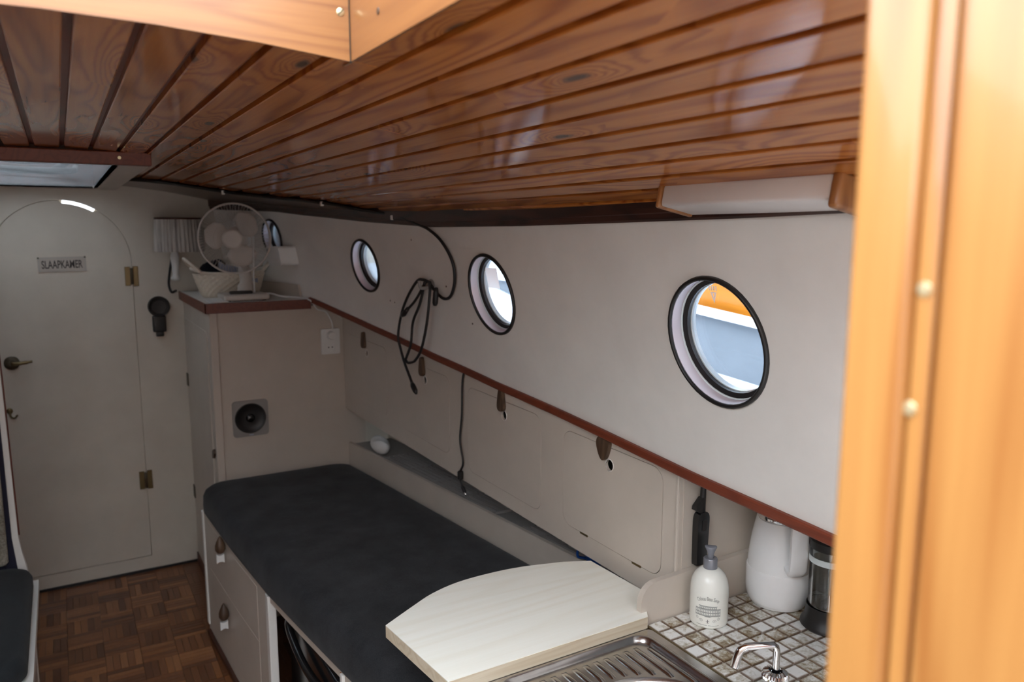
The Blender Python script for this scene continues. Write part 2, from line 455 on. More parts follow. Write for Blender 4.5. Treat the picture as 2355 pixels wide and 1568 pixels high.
# ---------------- ceiling with planks
def ceil_grid(x0, x1, y0, y1, off, nx=24, ny=2):
    bm = bmesh.new()
    g = [[bm.verts.new((x0 + (x1 - x0) * i / nx, y0 + (y1 - y0) * j / ny, ceilz(x0 + (x1 - x0) * i / nx) + off)) for j in range(ny + 1)] for i in range(nx + 1)]
    for i in range(nx):
        for j in range(ny): bm.faces.new((g[i][j], g[i + 1][j], g[i + 1][j + 1], g[i][j + 1]))
    return bm
ceil_root = struct_root('ceiling')
bm = bmesh.new()
for r in ((HX + .004, 1.3, YA, HY + .01), (-1.3, -HXL, YA, HY), (-1.3, 1.3, HY + .004, SY0), (SX1, 1.3, SY0, SY1), (-1.3, SX0, SY0, SY1), (-1.3, 1.3, SY1, YF + .03)):
    merge(bm, ceil_grid(*r, 0.011))
    merge(bm, ceil_grid(*r, 0.05))
obj('backing', bm, M['groove'], ceil_root)
PITCHX, GAPW = 0.0664, 0.0095
def plank(xa, xb, y0, y1):
    w0, w1 = xa + GAPW / 2, xb - GAPW / 2
    bm = bmesh.new(); prof = []
    n = 3
    prof.append((w0, ceilz(w0) + 0.011)); prof.append((w0 + 0.0006, ceilz(w0) + 0.001))
    for i in range(n + 1):
        x = w0 + 0.0025 + (w1 - w0 - 0.005) * i / n; prof.append((x, ceilz(x)))
    prof.append((w1 - 0.0006, ceilz(w1) + 0.001)); prof.append((w1, ceilz(w1) + 0.011))
    A = [bm.verts.new((x, y0, z)) for x, z in prof]; B = [bm.verts.new((x, y1, z)) for x, z in prof]
    for i in range(len(prof) - 1): bm.faces.new((A[i], A[i + 1], B[i + 1], B[i]))
    bm.faces.new(A); bm.faces.new(B[::-1])
    return bm
CABLE = [(.238, 3.403), (.332, 3.334), (.453, 3.306), (.576, 3.243), (.683, 3.069), (.811, 2.71), (.90, 2.56), (.955, 2.43), (1.2, 2.0)]
def plank_end(x):
    if x < 0.24: return YF
    return interp(x, [p[0] for p in CABLE], [p[1] for p in CABLE]) + 0.02
LINES = [0.357 + PITCHX * k for k in range(-20, 7)] + [.814, .871, .924, .972, 1.012]
for k, (xa, xb) in enumerate(zip(LINES, LINES[1:])):
    xm = (xa + xb) / 2
    if abs(xm) > 1.06: continue
    y0 = YA if (xb > HX + .02 or xa < -HXL - .02) else HY + .004
    segs = [(y0, plank_end(xm) if xm > 0 else YF)]
    if xa + .02 < 0.24 and xb > SX0 - .09: segs = [(y0, 2.40)]
    if abs(xa - (.357 + 2 * PITCHX)) < .001: segs = [(y0, 1.30), (1.303, segs[0][1])]
    if xa < HX < xb: segs = [(HY + .004, segs[0][1])]; obj('plank', plank(HX + .0036 - GAPW / 2, xb, YA, HY + .002), M['pine'], ceil_root)
    for a, b in segs:
        ob = obj('plank', plank(xa, xb, a, b), M['pine'], ceil_root)
        # origin of each board on its own so grain differs
# smooth plywood strip between the cable run and the hull side / bulkhead
bm = bmesh.new()
inn = [Vector((p[0], p[1])) for p in CABLE[:-1]]
outp = [Vector((0.245, YF)), Vector((0.36, YF)), Vector((0.50, YF)), Vector((0.64, YF)), Vector((0.74, 3.62)), Vector((0.855, 3.14)), Vector((0.93, 2.75)), Vector((0.975, 2.44))]
NS = 5; prev = None
for a, b in zip(crom([Vector((p.x, p.y, 0)) for p in inn], 3), crom([Vector((p.x, p.y, 0)) for p in outp], 3)):
    row = []
    for s in range(NS + 1):
        q = a.lerp(b, s / NS); row.append(bm.verts.new((q.x, q.y, ceilz(q.x) - 0.004)))
    if prev:
        for s in range(NS): bm.faces.new((prev[s], prev[s + 1], row[s + 1], row[s]))
    prev = row
tag(obj('edge_panel', bm, M['edge_panel'], ceil_root, True), 'smooth brown plywood strip along the ceiling edge')

# ---------------- starboard upper wall with porthole openings
PORT = [(1.032, 1.442, 0.259), (1.892, 1.471, 0.238), (2.710, 1.522, 0.201), (3.439, 1.616, 0.171)]   # y, z, outer diameter of the black rim
WT = 0.046
def hull_normal(y):
    d = (Xs(y + .02, 1.5) - Xs(y - .02, 1.5)) / .04
    return Vector((1, -d, lean(y))).normalized()
def side_wall(sign, zlow, name, cut=True):
    bm = bmesh.new(); rows = []
    n = 96
    for i in range(n + 1):
        y = YA - .02 + (YF + .05 - YA) * i / n
        zl = zlow(y); zh = ceilz(Xs(y, 1.72)) + 0.03; xl, xh = Xs(y, zl), Xs(y, zh)
        rows.append([bm.verts.new((sign * px, y, pz)) for px, pz in ((xl, zl), (xh, zh), (xh + WT, zh), (xl + WT, zl))])
    for a, b in zip(rows, rows[1:]):
        for k in range(4): bm.faces.new((a[k], a[(k + 1) % 4], b[(k + 1) % 4], b[k]))
    bm.faces.new(rows[0]); bm.faces.new(rows[-1][::-1])
    o = obj(name, bm, M['cream'] if cut else M['dark_panel'])
    o['kind'] = 'structure'
    if not cut: return o
    cuts = []
    for (y, z, d) in PORT:
        nrm = hull_normal(y)
        Mx = Vector((0, 0, 1)).rotation_difference(nrm).to_matrix().to_4x4()
        cb = lathe([(0, -.2), (d / 2 - .006, -.2), (d / 2 - .006, .25), (0, .25)], 64, (0, 0, 0), Mx)
        xform(cb, Matrix.Translation((Xs(y, z), y, z)))
        if sign < 0: xform(cb, Matrix.Diagonal((-1, 1, 1, 1)))
        co = obj('cutter', cb, None); cuts.append(co)
        md = o.modifiers.new('b', 'BOOLEAN'); md.object = co; md.operation = 'DIFFERENCE'; md.solver = 'EXACT'
    bpy.context.view_layer.update()
    me = bpy.data.meshes.new_from_object(o.evaluated_get(bpy.context.evaluated_depsgraph_get()))
    o.modifiers.clear(); old = o.data; o.data = me; bpy.data.meshes.remove(old)
    for c in cuts:
        m_ = c.data; bpy.data.objects.remove(c); bpy.data.meshes.remove(m_)
    if not me.materials: me.materials.append(M['cream'])
    for p in me.polygons: p.use_smooth = True
    me.set_sharp_from_angle(angle=math.radians(25))
    o['kind'] = 'structure'
    return o
side_wall(1, lambda y: zt(y) - 0.012, 'wall_right')
side_wall(-1, lambda y: 0.0, 'wall_left', False)  # unseen port wall, given dark wood to cut bounced light

for (y_, z_) in ((2.33, 1.620), (2.04, 1.372), (2.58, 1.402), (2.55, 1.398), (2.16, 1.478)):
    wr = bpy.data.objects['wall_right']
    obj('plugged_hole', lathe([(0, .0008), (.0030, .0006), (.0036, 0)], 12, (Xs(y_, z_), y_, z_), Matrix.Rotation(-PI / 2, 4, 'Y')), M['latch'], wr)
def porthole(i, y, z, d, sign=1, full=True):
    root = struct_root('window_%d' % i, (sign * Xs(y, z), y, z))
    nrm = hull_normal(y); nrm.x *= sign
    Mx = Vector((0, 0, 1)).rotation_difference(nrm).to_matrix().to_4x4()
    c = (sign * Xs(y, z), y, z); R = d / 2
    T = lambda prof, s=48: lathe(prof, s, c, Mx)
    obj('liner', T([(R - .0055, -.001), (R - .0055, WT + .004), (R - .009, WT + .004), (R - .009, -.001), (R - .0055, -.001)]), M['liner'], root, 40)
    if full:
        obj('rim', T([(R - .0085, -.002), (R - .0085, -.006), (R - .005, -.0085), (R - .001, -.006), (R, -.0005), (R - .0085, -.002)]), M['black'], root, True)
    s0 = 0.024
    obj('gasket', T([(R - .0095, s0), (R - .021, s0 + .004), (R - .021, s0 + .012), (R - .0095, s0 + .012), (R - .0095, s0)]), M['black'], root, 40)
    obj('seal_ring', T([(R - .0095, s0 - .003), (R - .012, s0 - .002), (R - .012, s0), (R - .0095, s0)]), M['seal'], root)
    obj('outer_ring', T([(R - .0095, s0 + .0125), (R - .0225, s0 + .0135), (R - .0225, WT + .003), (R + .02, WT + .006), (R + .02, WT + .002), (R - .0095, WT + .002), (R - .0095, s0 + .0125)]), M['seal'], root, 40)
    g = lathe([(0, 0.0385), (R - .012, 0.0385), (R - .012, 0.0425), (0, 0.0425)], 48, c, Mx)
    gl = obj('glass', g, M['glass'], root)
    return root, Mx, c
for i, (y, z, d) in enumerate(PORT):
    r, Mx, c = porthole(i + 1, y, z, d)
    nrm = hull_normal(y); tv = Vector((0, 0, 1)).cross(nrm).normalized(); uv = nrm.cross(tv)
    o0 = Vector(c) + nrm * 0.0375
    def fb(u, v, w): return o0 - tv * u + uv * v + nrm * w
    if i == 1:
        tag(obj('sticker', plate(rrect(-.076, -.012, .006, .066, .002, 2), [], .0006, fb), M['sticker'], r), 'white paper sticker on the glass')
    if i == 0:
        tb = bmesh.new()
        merge(tb, plate([(-.040, .086), (-.024, .086), (-.032, .064)], [[(-.0345, .0835), (-.032, .0725), (-.0295, .0835)]], .0004, fb))
        for k in range(4): merge(tb, plate([(-.043 + k * .006, .089), (-.040 + k * .006, .089), (-.040 + k * .006, .098), (-.043 + k * .006, .098)], [], .0004, fb))
        o = tag(obj('etched_mark', tb, M['sticker'], r), 'small white etched triangle mark on the glass'); o['kind'] = 'stuff'

# ---------------- mahogany strip under the wall, dark moulding under the ceiling
def sweep(profile, y0, y1, n, smooth=False):
    bm = bmesh.new(); rows = []
    for i in range(n + 1):
        y = y0 + (y1 - y0) * i / n
        rows.append([bm.verts.new((px, y, pz)) for px, pz in profile(y)])
    k = len(rows[0])
    for a, b in zip(rows, rows[1:]):
        for j in range(k): bm.faces.new((a[j], a[(j + 1) % k], b[(j + 1) % k], b[j]))
    bm.faces.new(rows[0]); bm.faces.new(rows[-1][::-1])
    return bm
def strip_prof(y):
    x, z = Xt(y), zt(y)
    return [(x + .03, z - .021), (x - .008, z - .021), (x - .010, z - .018), (x - .010, z - .004), (x - .007, z - .001), (x - .001, z), (x - .001, z - .012), (x + .03, z - .0125)]
o = obj('trim_1', sweep(strip_prof, YA, 3.215, 70), M['mahog']); o['kind'] = 'structure'
def mould_prof(y):
    z = ztop(y); x = Xs(y, z)
    return [(x + .003, z), (x - .012, z), (x - .016, z + .004), (x - .018, z + .014), (x - .021, z + .016), (x - .023, ceilz(x - .023) + .004), (x + .003, ceilz(x) + .02)]
o = obj('trim_2', sweep(mould_prof, YA, YF, 80), M['dark_mould']); o['kind'] = 'structure'

# ---------------- lower starboard hull lining, deck, outside
def deckz(y): return zt(y) + 0.005
o = obj('wall_right_lower', sweep(lambda y: [(1.52, -.02), (1.60, -.02), (1.60, deckz(y)), (1.52, deckz(y))], YA, YF + .03, 20), M['hullin']); o['kind'] = 'structure'
o = obj('side_deck', sweep(lambda y: [(Xt(y) + .02, deckz(y) - .018), (1.78, deckz(y) - .018), (1.78, deckz(y) + .012), (Xt(y) + .02, deckz(y) + .012)], YA - 2.0, 5.0, 60), M['deck']); o['kind'] = 'structure'
bul = struct_root('bulwark')
def capz(y): return interp(y, [-1.6, 1.3, 2.0, 3.5, 4.2, 5.0], [1.20, 1.341, 1.400, 1.43, 1.26, 1.28])
obj('bulwark_plate', sweep(lambda y: [(1.755, deckz(y) - .10), (1.775, deckz(y) - .10), (1.80, capz(y)), (1.78, capz(y))], -1.6, 5.0, 30), M['bulwark'], bul)
obj('cap_rail', sweep(lambda y: [(1.755, capz(y)), (1.83, capz(y)), (1.83, capz(y) + .014), (1.755, capz(y) + .014)], -1.6, 5.0, 30), M['deckwhite'], bul)
lb = plate(crom([(0.2, 1.30, 0), (0.7, 1.26, 0), (1.3, 1.30, 0), (1.9, 1.36, 0), (2.35, 1.43, 0), (2.45, 1.50, 0), (2.3, 1.60, 0), (1.8, 1.70, 0), (1.0, 1.76, 0), (0.3, 1.70, 0), (0.05, 1.52, 0)], 5, True), [], .05, lambda u, v, w: Vector((1.90 + w, u, v)))
top(obj('leeboard', lb, M['leeboard']), 'varnished orange wooden leeboard seen outside through the nearest porthole', 'leeboard')
bm = bmesh.new()
for (x0, x1, y0, y1) in ((1.75, 90, -90, 90), (-90, -1.75, -90, 90), (-1.75, 1.75, 6.5, 90), (-1.75, 1.75, -90, -3.5)):
    vs = [bm.verts.new(p) for p in ((x0, y0, .45), (x1, y0, .45), (x1, y1, .45), (x0, y1, .45))]; bm.faces.new(vs)
o = obj('harbour_water', bm, M['water']); o['kind'] = 'structure'

# added floors and wall out of view behind the camera, blocking stray sky light
o = obj('floor_light_block', box(-1.70, 1.70, -3.5, -.53, .76, .80), M['deck']); o['kind'] = 'structure'
o = obj('floor_light_block_right', box(.375, 1.70, -.53, .165, .76, .80), M['deck']); o['kind'] = 'structure'
o = obj('aft_sky_block', box(-1.60, 1.70, -1.76, -1.73, .80, 2.50), M['dark_panel']); o['kind'] = 'structure'  # unseen screen, hides low aft sky from the far end

# ---------------- floor with parquet
floor = struct_root('floor')
obj('subfloor', box(-1.4, 1.45, -.9, YF + .03, -.06, -.004), M['baseboard'], floor)
SQ, NSTR = 0.125, 5
sw = SQ / NSTR
me_s = None; strips = []
x_lo, x_hi, y_lo, y_hi = -0.25, 0.47, 2.55, 3.97
ox, oy = 0.165 - 4 * SQ, 3.339 - 10 * SQ
pm = {}
def strip_mesh(hor):
    if hor not in pm:
        w, l = (SQ, sw) if hor else (sw, SQ)
        b = box(-w / 2 + .0005, w / 2 - .0005, -l / 2 + .0005, l / 2 - .0005, -.004, 0, .0006, 1)
        if hor: xform(b, Matrix.Rotation(PI / 2, 4, 'Z')); xform(b, Matrix.Rotation(-PI / 2, 4, 'Z'))
        me = new_mesh(b, 'parquet_strip'); me.materials.append(M['parquet']); pm[hor] = me
    return pm[hor]
stuff = bmesh.new(); cnt = 0
for i in range(-4, 12):
    for j in range(-8, 18):
        hor = (i + j) % 2 == 0
        for k in range(NSTR):
            cx = ox + i * SQ + (SQ / 2 if hor else sw * (k + .5)); cy = oy + j * SQ + (sw * (k + .5) if hor else SQ / 2)
            if cy > YF + .02 or cx < -.7 or cx > .7: continue
            vis = -0.21 < cx < 0.45 and 2.60 < cy < 3.96
            if vis and cnt < 298:
                o = bpy.data.objects.new('parquet_strip', strip_mesh(hor)); C.objects.link(o)
                o.location = (cx, cy, 0); o.parent = floor; cnt += 1
            else:
                w, l = (SQ, sw) if hor else (sw, SQ)
                box(cx - w / 2 + .0005, cx + w / 2 - .0005, cy - l / 2 + .0005, cy + l / 2 - .0005, -.004, 0, bm=stuff)
o = obj('parquet_strips_beyond', stuff, M['parquet'], floor); o['kind'] = 'stuff'

# ---------------- forward bulkhead with arched door
DCX, DR, DCZ = 0.01, 0.272, 1.508
A0, A1 = math.radians(58), math.radians(88)      # arc where daylight shows through the gap
def door_outline(r, z0, trimmed):
    pts = [(DCX - r, z0), (DCX + r, z0)]
    n = 60
    for i in range(n + 1):
        a = PI * i / n
        rr = r
        if trimmed and A0 < a < A1: rr = r - 0.0105
        pts.append((DCX + rr * math.cos(a), DCZ + rr * math.sin(a)))
    return pts
bul_out = [(-1.56, -.01), (1.56, -.01), (1.56, 1.5)] + [(x / 20, ceilz(min(abs(x / 20), 1.05)) + .045) for x in range(29, -30, -1)] + [(-1.56, 1.5)]
b = plate(bul_out, [door_outline(DR + .0035, .075, False)[::-1]], .03, lambda u, v, w: Vector((u, YF + w, v)))
o = obj('wall_front', b, M['cream_dirty']); o['kind'] = 'structure'
door = struct_root('door_1', (DCX, YF, 0.08))
obj('door_leaf', plate(door_outline(DR, .0785, True), [], .028, lambda u, v, w: Vector((u, YF - .001 + w, v))), M['cream_dirty'], door)
st = bmesh.new()
def ring_seg(a0, a1, n):
    inn = [(DCX + (DR - .02) * math.cos(a0 + (a1 - a0) * i / n), DCZ + (DR - .02) * math.sin(a0 + (a1 - a0) * i / n)) for i in range(n + 1)]
    out = [(DCX + (DR + .03) * math.cos(a0 + (a1 - a0) * i / n), DCZ + (DR + .03) * math.sin(a0 + (a1 - a0) * i / n)) for i in range(n + 1)]
    return plate(out + inn[::-1], [], .012, lambda u, v, w: Vector((u, YF + .031 + w, v)))
merge(st, ring_seg(-.02, A0 + .02, 20)); merge(st, ring_seg(A1 - .02, PI + .02, 28))
box(DCX + DR - .02, DCX + DR + .03, YF + .031, YF + .043, 0, DCZ, bm=st); box(DCX - DR - .03, DCX - DR + .02, YF + .031, YF + .043, 0, DCZ, bm=st)
box(DCX - DR - .03, DCX + DR + .03, YF + .031, YF + .043, 0, .11, bm=st)
obj('door_light_stop', st, M['cream_dirty'], door)  # added behind the leaf to block light everywhere but the top gap
o = obj('baseboard_front', box(-.62, .49, YF - .006, YF, 0, .012), M['black']); o['kind'] = 'structure'
# handle: rose, neck, lever
hd = obj('handle_rose', lathe([(0, 0), (.030, 0), (.030, .004), (.024, .008), (.012, .010), (.012, .03), (0, .03)], 28, (-.215, YF - .001, 1.075), Matrix.Rotation(PI / 2, 4, 'X')), M['bronze'], door, 40)
obj('lever', tube(crom([(-.215, YF - .032, 1.075), (-.19, YF - .036, 1.075), (-.165, YF - .036, 1.077), (-.138, YF - .032, 1.080)], 4), [.009] * 6 + [.008] * 4 + [.0065] * 3, 10), M['brass'], door, True)
for zc in (1.44, 0.46):
    bb = bmesh.new()
    box(.253, .276, YF - .004, YF, zc - .044, zc + .044, .001, 1, bb); box(.288, .310, YF - .004, YF, zc - .046, zc + .046, .001, 1, bb)
    hg = obj('hinge', bb, M['brass'], door)
    obj('hinge_pin', tube([(.2815, YF - .006, zc - .038), (.2815, YF - .006, zc + .038)], .0065, 10), M['bronze'], door, True)
# sign SLAAPKAMER
sg = thing('door_sign', 'small rectangular sign on the door reading SLAAPKAMER in dark capitals', 'sign', (.007, YF - .002, 1.468))
def tilt(u, v): a = math.radians(0.8); return (u * math.cos(a) - v * math.sin(a), u * math.sin(a) + v * math.cos(a))
def sgm(u, v, w): p = tilt(u, v); return Vector((.007 + p[0], YF - .0015 - w, 1.501 + p[1]))
obj('sign_plate', plate(rrect(-.094, .094, -.033, .033, .003, 3), [], .003, sgm), M['signwhite'], sg)
bd = plate(rrect(-.090, .090, -.029, .029, .002, 2), [rrect(-.0885, .0885, -.0275, .0275, .002, 2)[::-1]], .0004, lambda u, v, w: sgm(u, v, .003 + w))
obj('sign_border', bd, M['print_soft'], sg)
tb = text_mesh('SLAAPKAMER', 0.052, 0.0009)
xs = [v.co.x for v in tb.verts]; ys = [v.co.y for v in tb.verts]
kx = .158 / (max(xs) - min(xs)); ky = .036 / (max(ys) - min(ys)); mx_ = (max(xs) + min(xs)) / 2; my_ = (max(ys) + min(ys)) / 2
for v in tb.verts: v.co = sgm((v.co.x - mx_) * kx, (v.co.y - my_) * ky, .0036)
obj('sign_lettering', tb, M['signink'], sg)
for (u, v) in ((-.090, .030), (.090, .030)): obj('sign_screw', lathe([(0, .002), (.0035, .0015), (.004, 0)], 12, sgm(u, v, .003), Matrix.Rotation(PI / 2, 4, 'X')), M['bronze'], sg)
# coat hook low on the door
hk = bmesh.new()
merge(hk, tube(crom([(-.240, YF - .004, .862), (-.236, YF - .012, .838), (-.222, YF - .022, .832), (-.210, YF - .026, .846)], 5), .004, 8))
merge(hk, lathe([(0, .006), (.011, .004), (.013, 0)], 16, (-.240, YF - .0005, .862), Matrix.Rotation(PI / 2, 4, 'X')))
top(obj('coat_hook', hk, M['brass'], None, True), 'small curved brass coat hook low on the white door', 'hook')
# coiled black cord hanging at the far left
cc = []
for i in range(70):
    a = i / 70 * 2 * PI * 4.5
    cc.append((-.262 + .017 * math.cos(a) * 1.2, YF - .03 + .016 * math.sin(a), 1.475 - .10 * i / 70))
top(obj('coiled_cord', tube(cc, .0055, 7), M['blackcable'], None, True), 'black coiled cord hanging in front of the door at the left edge', 'cord')

# ---------------- black hand shower head shaped torch on the bulkhead
tz = thing('wall_torch', 'black hand torch with round head hung on the white bulkhead beside the door', 'torch', (.383, YF - .02, 1.15))
RX = Matrix.Rotation(PI / 2, 4, 'X')
obj('torch_head', lathe([(0, 0), (.044, 0), (.048, .008), (.048, .026), (.044, .034), (.036, .030), (0, .026)], 36, (.386, YF - .002, 1.295), RX), M['black'], tz, 40)
obj('torch_lens', lathe([(0, .031), (.010, .032), (.033, .0335), (.035, .0305), (0, .030)], 32, (.386, YF - .002, 1.295), RX), M['black'], tz, 40)
bb = box(.355, .413, YF - .032, YF - .002, 1.175, 1.252, .006, 3); obj('torch_handle', bb, M['black'], tz, 40)
bb = box(.367, .401, YF - .028, YF - .004, 1.153, 1.178, .005, 2); obj('torch_foot', bb, M['black'], tz, 40)

# ---------------- wall lamp with pleated shade
lp = thing('wall_lamp', 'small wall lamp with pleated pale fabric shade on a white stem', 'lamp', (.465, 3.86, 1.39))
pr = bmesh.new(); seg = 72; rings = []
for (r, z) in ((.097, 1.703), (.098, 1.700), (.102, 1.63), (.106, 1.556), (.105, 1.553), (.098, 1.63), (.094, 1.700)):
    rings.append([pr.verts.new((.480 + (r + (.0022 if i % 2 else -.0022)) * math.cos(2 * PI * i / seg), 3.86 + (r * .95 + (.0022 if i % 2 else -.0022)) * math.sin(2 * PI * i / seg), z)) for i in range(seg)])
for a, b2 in zip(rings, rings[1:] + rings[:1]):
    for i in range(seg): pr.faces.new((a[i], a[(i + 1) % seg], b2[(i + 1) % seg], b2[i]))
obj('lamp_shade', pr, M['shade'], lp)
obj('shade_band', lathe([(.099, 1.700), (.1, 1.700), (.1, 1.708), (.099, 1.708), (.099, 1.700)], 48, (.480, 3.86, 0), Matrix.Diagonal((1, .95, 1, 1))), M['baseboard'], lp, True)
obj('stem', lathe([(0, 1.42), (.016, 1.42), (.018, 1.435), (.013, 1.45), (.016, 1.49), (.020, 1.53), (.012, 1.56), (.008, 1.60), (0, 1.60)], 24, (.458, 3.86, 0)), M['white_plastic'], lp, True)
obj('lamp_bracket', tube(crom([(.458, 3.86, 1.44), (.455, 3.92, 1.425), (.455, YF, 1.425)], 4), .008, 8), M['white_plastic'], lp, True)
obj('lamp_cord', tube(crom([(.447, 3.88, 1.52), (.440, 3.92, 1.46), (.432, 3.92, 1.40), (.440, 3.90, 1.365), (.458, 3.88, 1.372)], 6), .006, 8), M['blackcable'], lp, True)

# ---------------- corner cabinet
CX0, CY0, CZ = .495, 3.22, 1.362
cab = thing('corner_cabinet', 'tall cream painted corner cabinet with brown edged top beside the door', 'cabinet', (.77, 3.6, 0))
bm = bmesh.new()
outl = [(CX0, CY0 + .01), (1.06, CY0 + .01), (1.06, YF), (CX0, YF)]
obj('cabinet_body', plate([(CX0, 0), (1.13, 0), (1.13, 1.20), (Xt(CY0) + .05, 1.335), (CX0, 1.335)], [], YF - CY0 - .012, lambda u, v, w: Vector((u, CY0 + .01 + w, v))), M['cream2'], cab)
topout = [(CX0 - .012, CY0 - .012), (Xs(CY0, CZ) - .003, CY0 - .012)] + [(Xs(CY0 + t * .1, CZ) - .003, CY0 + t * .1) for t in range(1, 8)] + [(CX0 - .012, YF - .004)]
obj('cabinet_top', plate(topout, [], .012, lambda u, v, w: Vector((u, v, CZ - .012 + w))), M['cream'], cab)
bm = bmesh.new()
box(CX0 - .018, Xs(CY0, CZ) - .003, CY0 - .018, CY0 - .012, CZ - .038, CZ + .002, .0015, 1, bm)
obj('top_edging', bm, M['mahog'], cab)
obj('top_edging', box(CX0 - .018, CX0 - .012, CY0 - .018, YF - .004, CZ - .038, CZ + .002, .0015, 1), M['mahog'], cab)
bk = sweep(lambda y: [(Xs(y, CZ) - .012, CZ), (Xs(y, CZ) - .002, CZ), (Xs(y, CZ + .06) - .002, CZ + .06), (Xs(y, CZ + .06) - .012, CZ + .06)], CY0 + .06, YF - .005, 10)
obj('top_upstand', bk, M['cream2'], cab)
# side door with round-cornered outline facing the gangway
dr = obj('cabinet_door', plate(rrect(3.30, 3.93, .30, 1.24, .03), [], .004, lambda u, v, w: Vector((CX0 - w, u, v))), M['cream2'], cab)
for zc in (.94, .38): obj('door_hinge', box(CX0 - .008, CX0 - .001, 3.90, 3.945, zc - .03, zc + .03, .001, 1), M['bronze'], cab)
obj('door_latch', plate([(3.262, .72), (3.29, .715), (3.285, .745), (3.25, .762), (3.24, .745)], [], .008, lambda u, v, w: Vector((CX0 - .001 - w, u, v))), M['latch'], cab)
obj('corner_post', box(CX0 - .001, CX0 + .03, CY0, CY0 + .012, .55, 1.33, .003, 2), M['cream2'], cab)
o = obj('baseboard_right', box(CX0 - .006, CX0, CY0 + .02, YF - .002, 0, .05), M['baseboard']); o['kind'] = 'structure'
bm = None

# speaker
sk = thing('wall_speaker', 'square grey speaker with round black cone set in the cabinet front', 'speaker', (.635, CY0, .80))
FY = CY0 + .009
obj('speaker_frame', plate(rrect(.563, .706, .804, .955, .014), [circ(.634, .880, .062, 40)[::-1]], .008, lambda u, v, w: Vector((u, FY - w, v))), M['grey_plastic'], sk)
obj('speaker_cone', lathe([(0, .003), (.02, .002), (.05, -.004 + .006), (.058, .008), (.062, .010), (.0635, .006), (.0635, 0), (0, 0)], 40, (.634, FY - .001, .880), RX), M['black'], sk, True)
obj('speaker_dust_cap', lathe([(0, .011), (.012, .009), (.018, .003), (.018, 0)], 24, (.634, FY - .001, .880), RX), M['blackgloss'], sk, True)
obj('speaker_badge', box(.626, .643, FY - .0095, FY - .008, .8085, .8125), M['papers'], sk)

# socket
so = thing('wall_socket', 'white double wall socket on the cabinet front with one plug in it', 'socket', (.982, CY0, 1.12))
obj('socket_plate', plate(rrect(.941, 1.022, 1.122, 1.232, .007), [circ(.982, 1.204, .019, 24)[::-1], circ(.982, 1.150, .019, 24)[::-1]], .011, lambda u, v, w: Vector((u, FY - w, v))), M['white_plastic'], so)
for zc in (1.204, 1.150):
    obj('socket_well', lathe([(0, .001), (.0192, .001), (.0192, .0105), (.018, .0105), (.018, .003), (0, .003)], 24, (.982, FY, zc), RX), M['white_plastic'], so, 40)
for dx in (-.008, .008): obj('socket_hole', lathe([(0, .0042), (.003, .0042), (.003, .003), (0, .003)], 10, (.982 + dx, FY, 1.150), RX), M['black'], so)

# ---------------- desk fan
fl = Vector((.668, 3.345, CZ))
fan = thing('desk_fan', 'pale grey desk fan with three blades on the cabinet top', 'fan', fl)
bb = box(fl.x - .105, fl.x + .075, fl.y - .085, fl.y + .085, CZ + .003, CZ + .028, .008, 3); obj('fan_base', bb, M['fan_plastic'], fan, 40)
for dx in (-.085, .055):
    for dy in (-.07, .07): obj('rubber_foot', lathe([(0, 0), (.009, 0), (.009, .004), (0, .004)], 12, (fl.x + dx, fl.y + dy, CZ)), M['black'], fan)
obj('button_panel', box(fl.x - .075, fl.x + .015, fl.y - .05, fl.y - .02, CZ + .026, CZ + .040, .004, 2), M['black'], fan, 40)
HC = Vector((.628, 3.335, 1.617))                               # centre of the fan head
nf = Vector((-.36, -.92, -.03)).normalized()                   # facing direction
RF = Vector((0, 0, 1)).rotation_difference(nf).to_matrix().to_4x4()
TF = Matrix.Translation(HC) @ RF
obj('fan_neck', tube(crom([(fl.x, fl.y + .02, CZ + .02), (fl.x + .005, fl.y + .03, CZ + .08), (HC.x + .045, HC.y + .075, 1.50), (HC.x + .035, HC.y + .08, 1.60)], 5), [.034] * 4 + [.026] * 6 + [.02] * 6, 14), M['fan_plastic'], fan, True)
mt = lathe([(0, -.12), (.035, -.118), (.046, -.09), (.05, -.04), (.03, -.02), (0, -.02)], 28); xform(mt, TF); obj('motor_housing', mt, M['fan_plastic'], fan, True)
hub = lathe([(0, .012), (.02, .011), (.03, .004), (.032, -.02), (0, -.02)], 28); xform(hub, TF); obj('blade_hub', hub, M['fan_plastic'], fan, True)
def blade(k):
    bm = bmesh.new(); N, Mr = 10, 6; g = []
    for i in range(N + 1):
        t = i / N; r = .028 + t * .092
        half = math.radians(18 + 24 * math.sin(PI * min(1, t * 1.05)) ** .7) * (1 if t < .85 else (1 - (t - .85) * 2.2))
        row = []
        for j in range(Mr + 1):
            s = j / Mr * 2 - 1
            a = 2 * PI * k / 3 + .35 + s * half + t * .25
            row.append((r * math.cos(a), r * math.sin(a), -.006 - s * .012 * (.4 + t)))
        g.append(row)
    V = [[bm.verts.new(p) for p in row] for row in g]; V2 = [[bm.verts.new((p[0], p[1], p[2] - .0016)) for p in row] for row in g]
    for i in range(N):
        for j in range(Mr):
            bm.faces.new((V[i][j], V[i][j + 1], V[i + 1][j + 1], V[i + 1][j])); bm.faces.new((V2[i][j], V2[i + 1][j], V2[i + 1][j + 1], V2[i][j + 1]))
    for i in range(N):
        bm.faces.new((V[i][0], V[i + 1][0], V2[i + 1][0], V2[i][0])); bm.faces.new((V[i][Mr], V2[i][Mr], V2[i + 1][Mr], V[i + 1][Mr]))
    for j in range(Mr):
        bm.faces.new((V[N][j], V[N][j + 1], V2[N][j + 1], V2[N][j])); bm.faces.new((V[0][j], V2[0][j], V2[0][j + 1], V[0][j + 1]))
    return xform(bm, TF)
for k in range(3): obj('fan_blade', blade(k), M['fan_plastic'], fan, True)
RG = .143
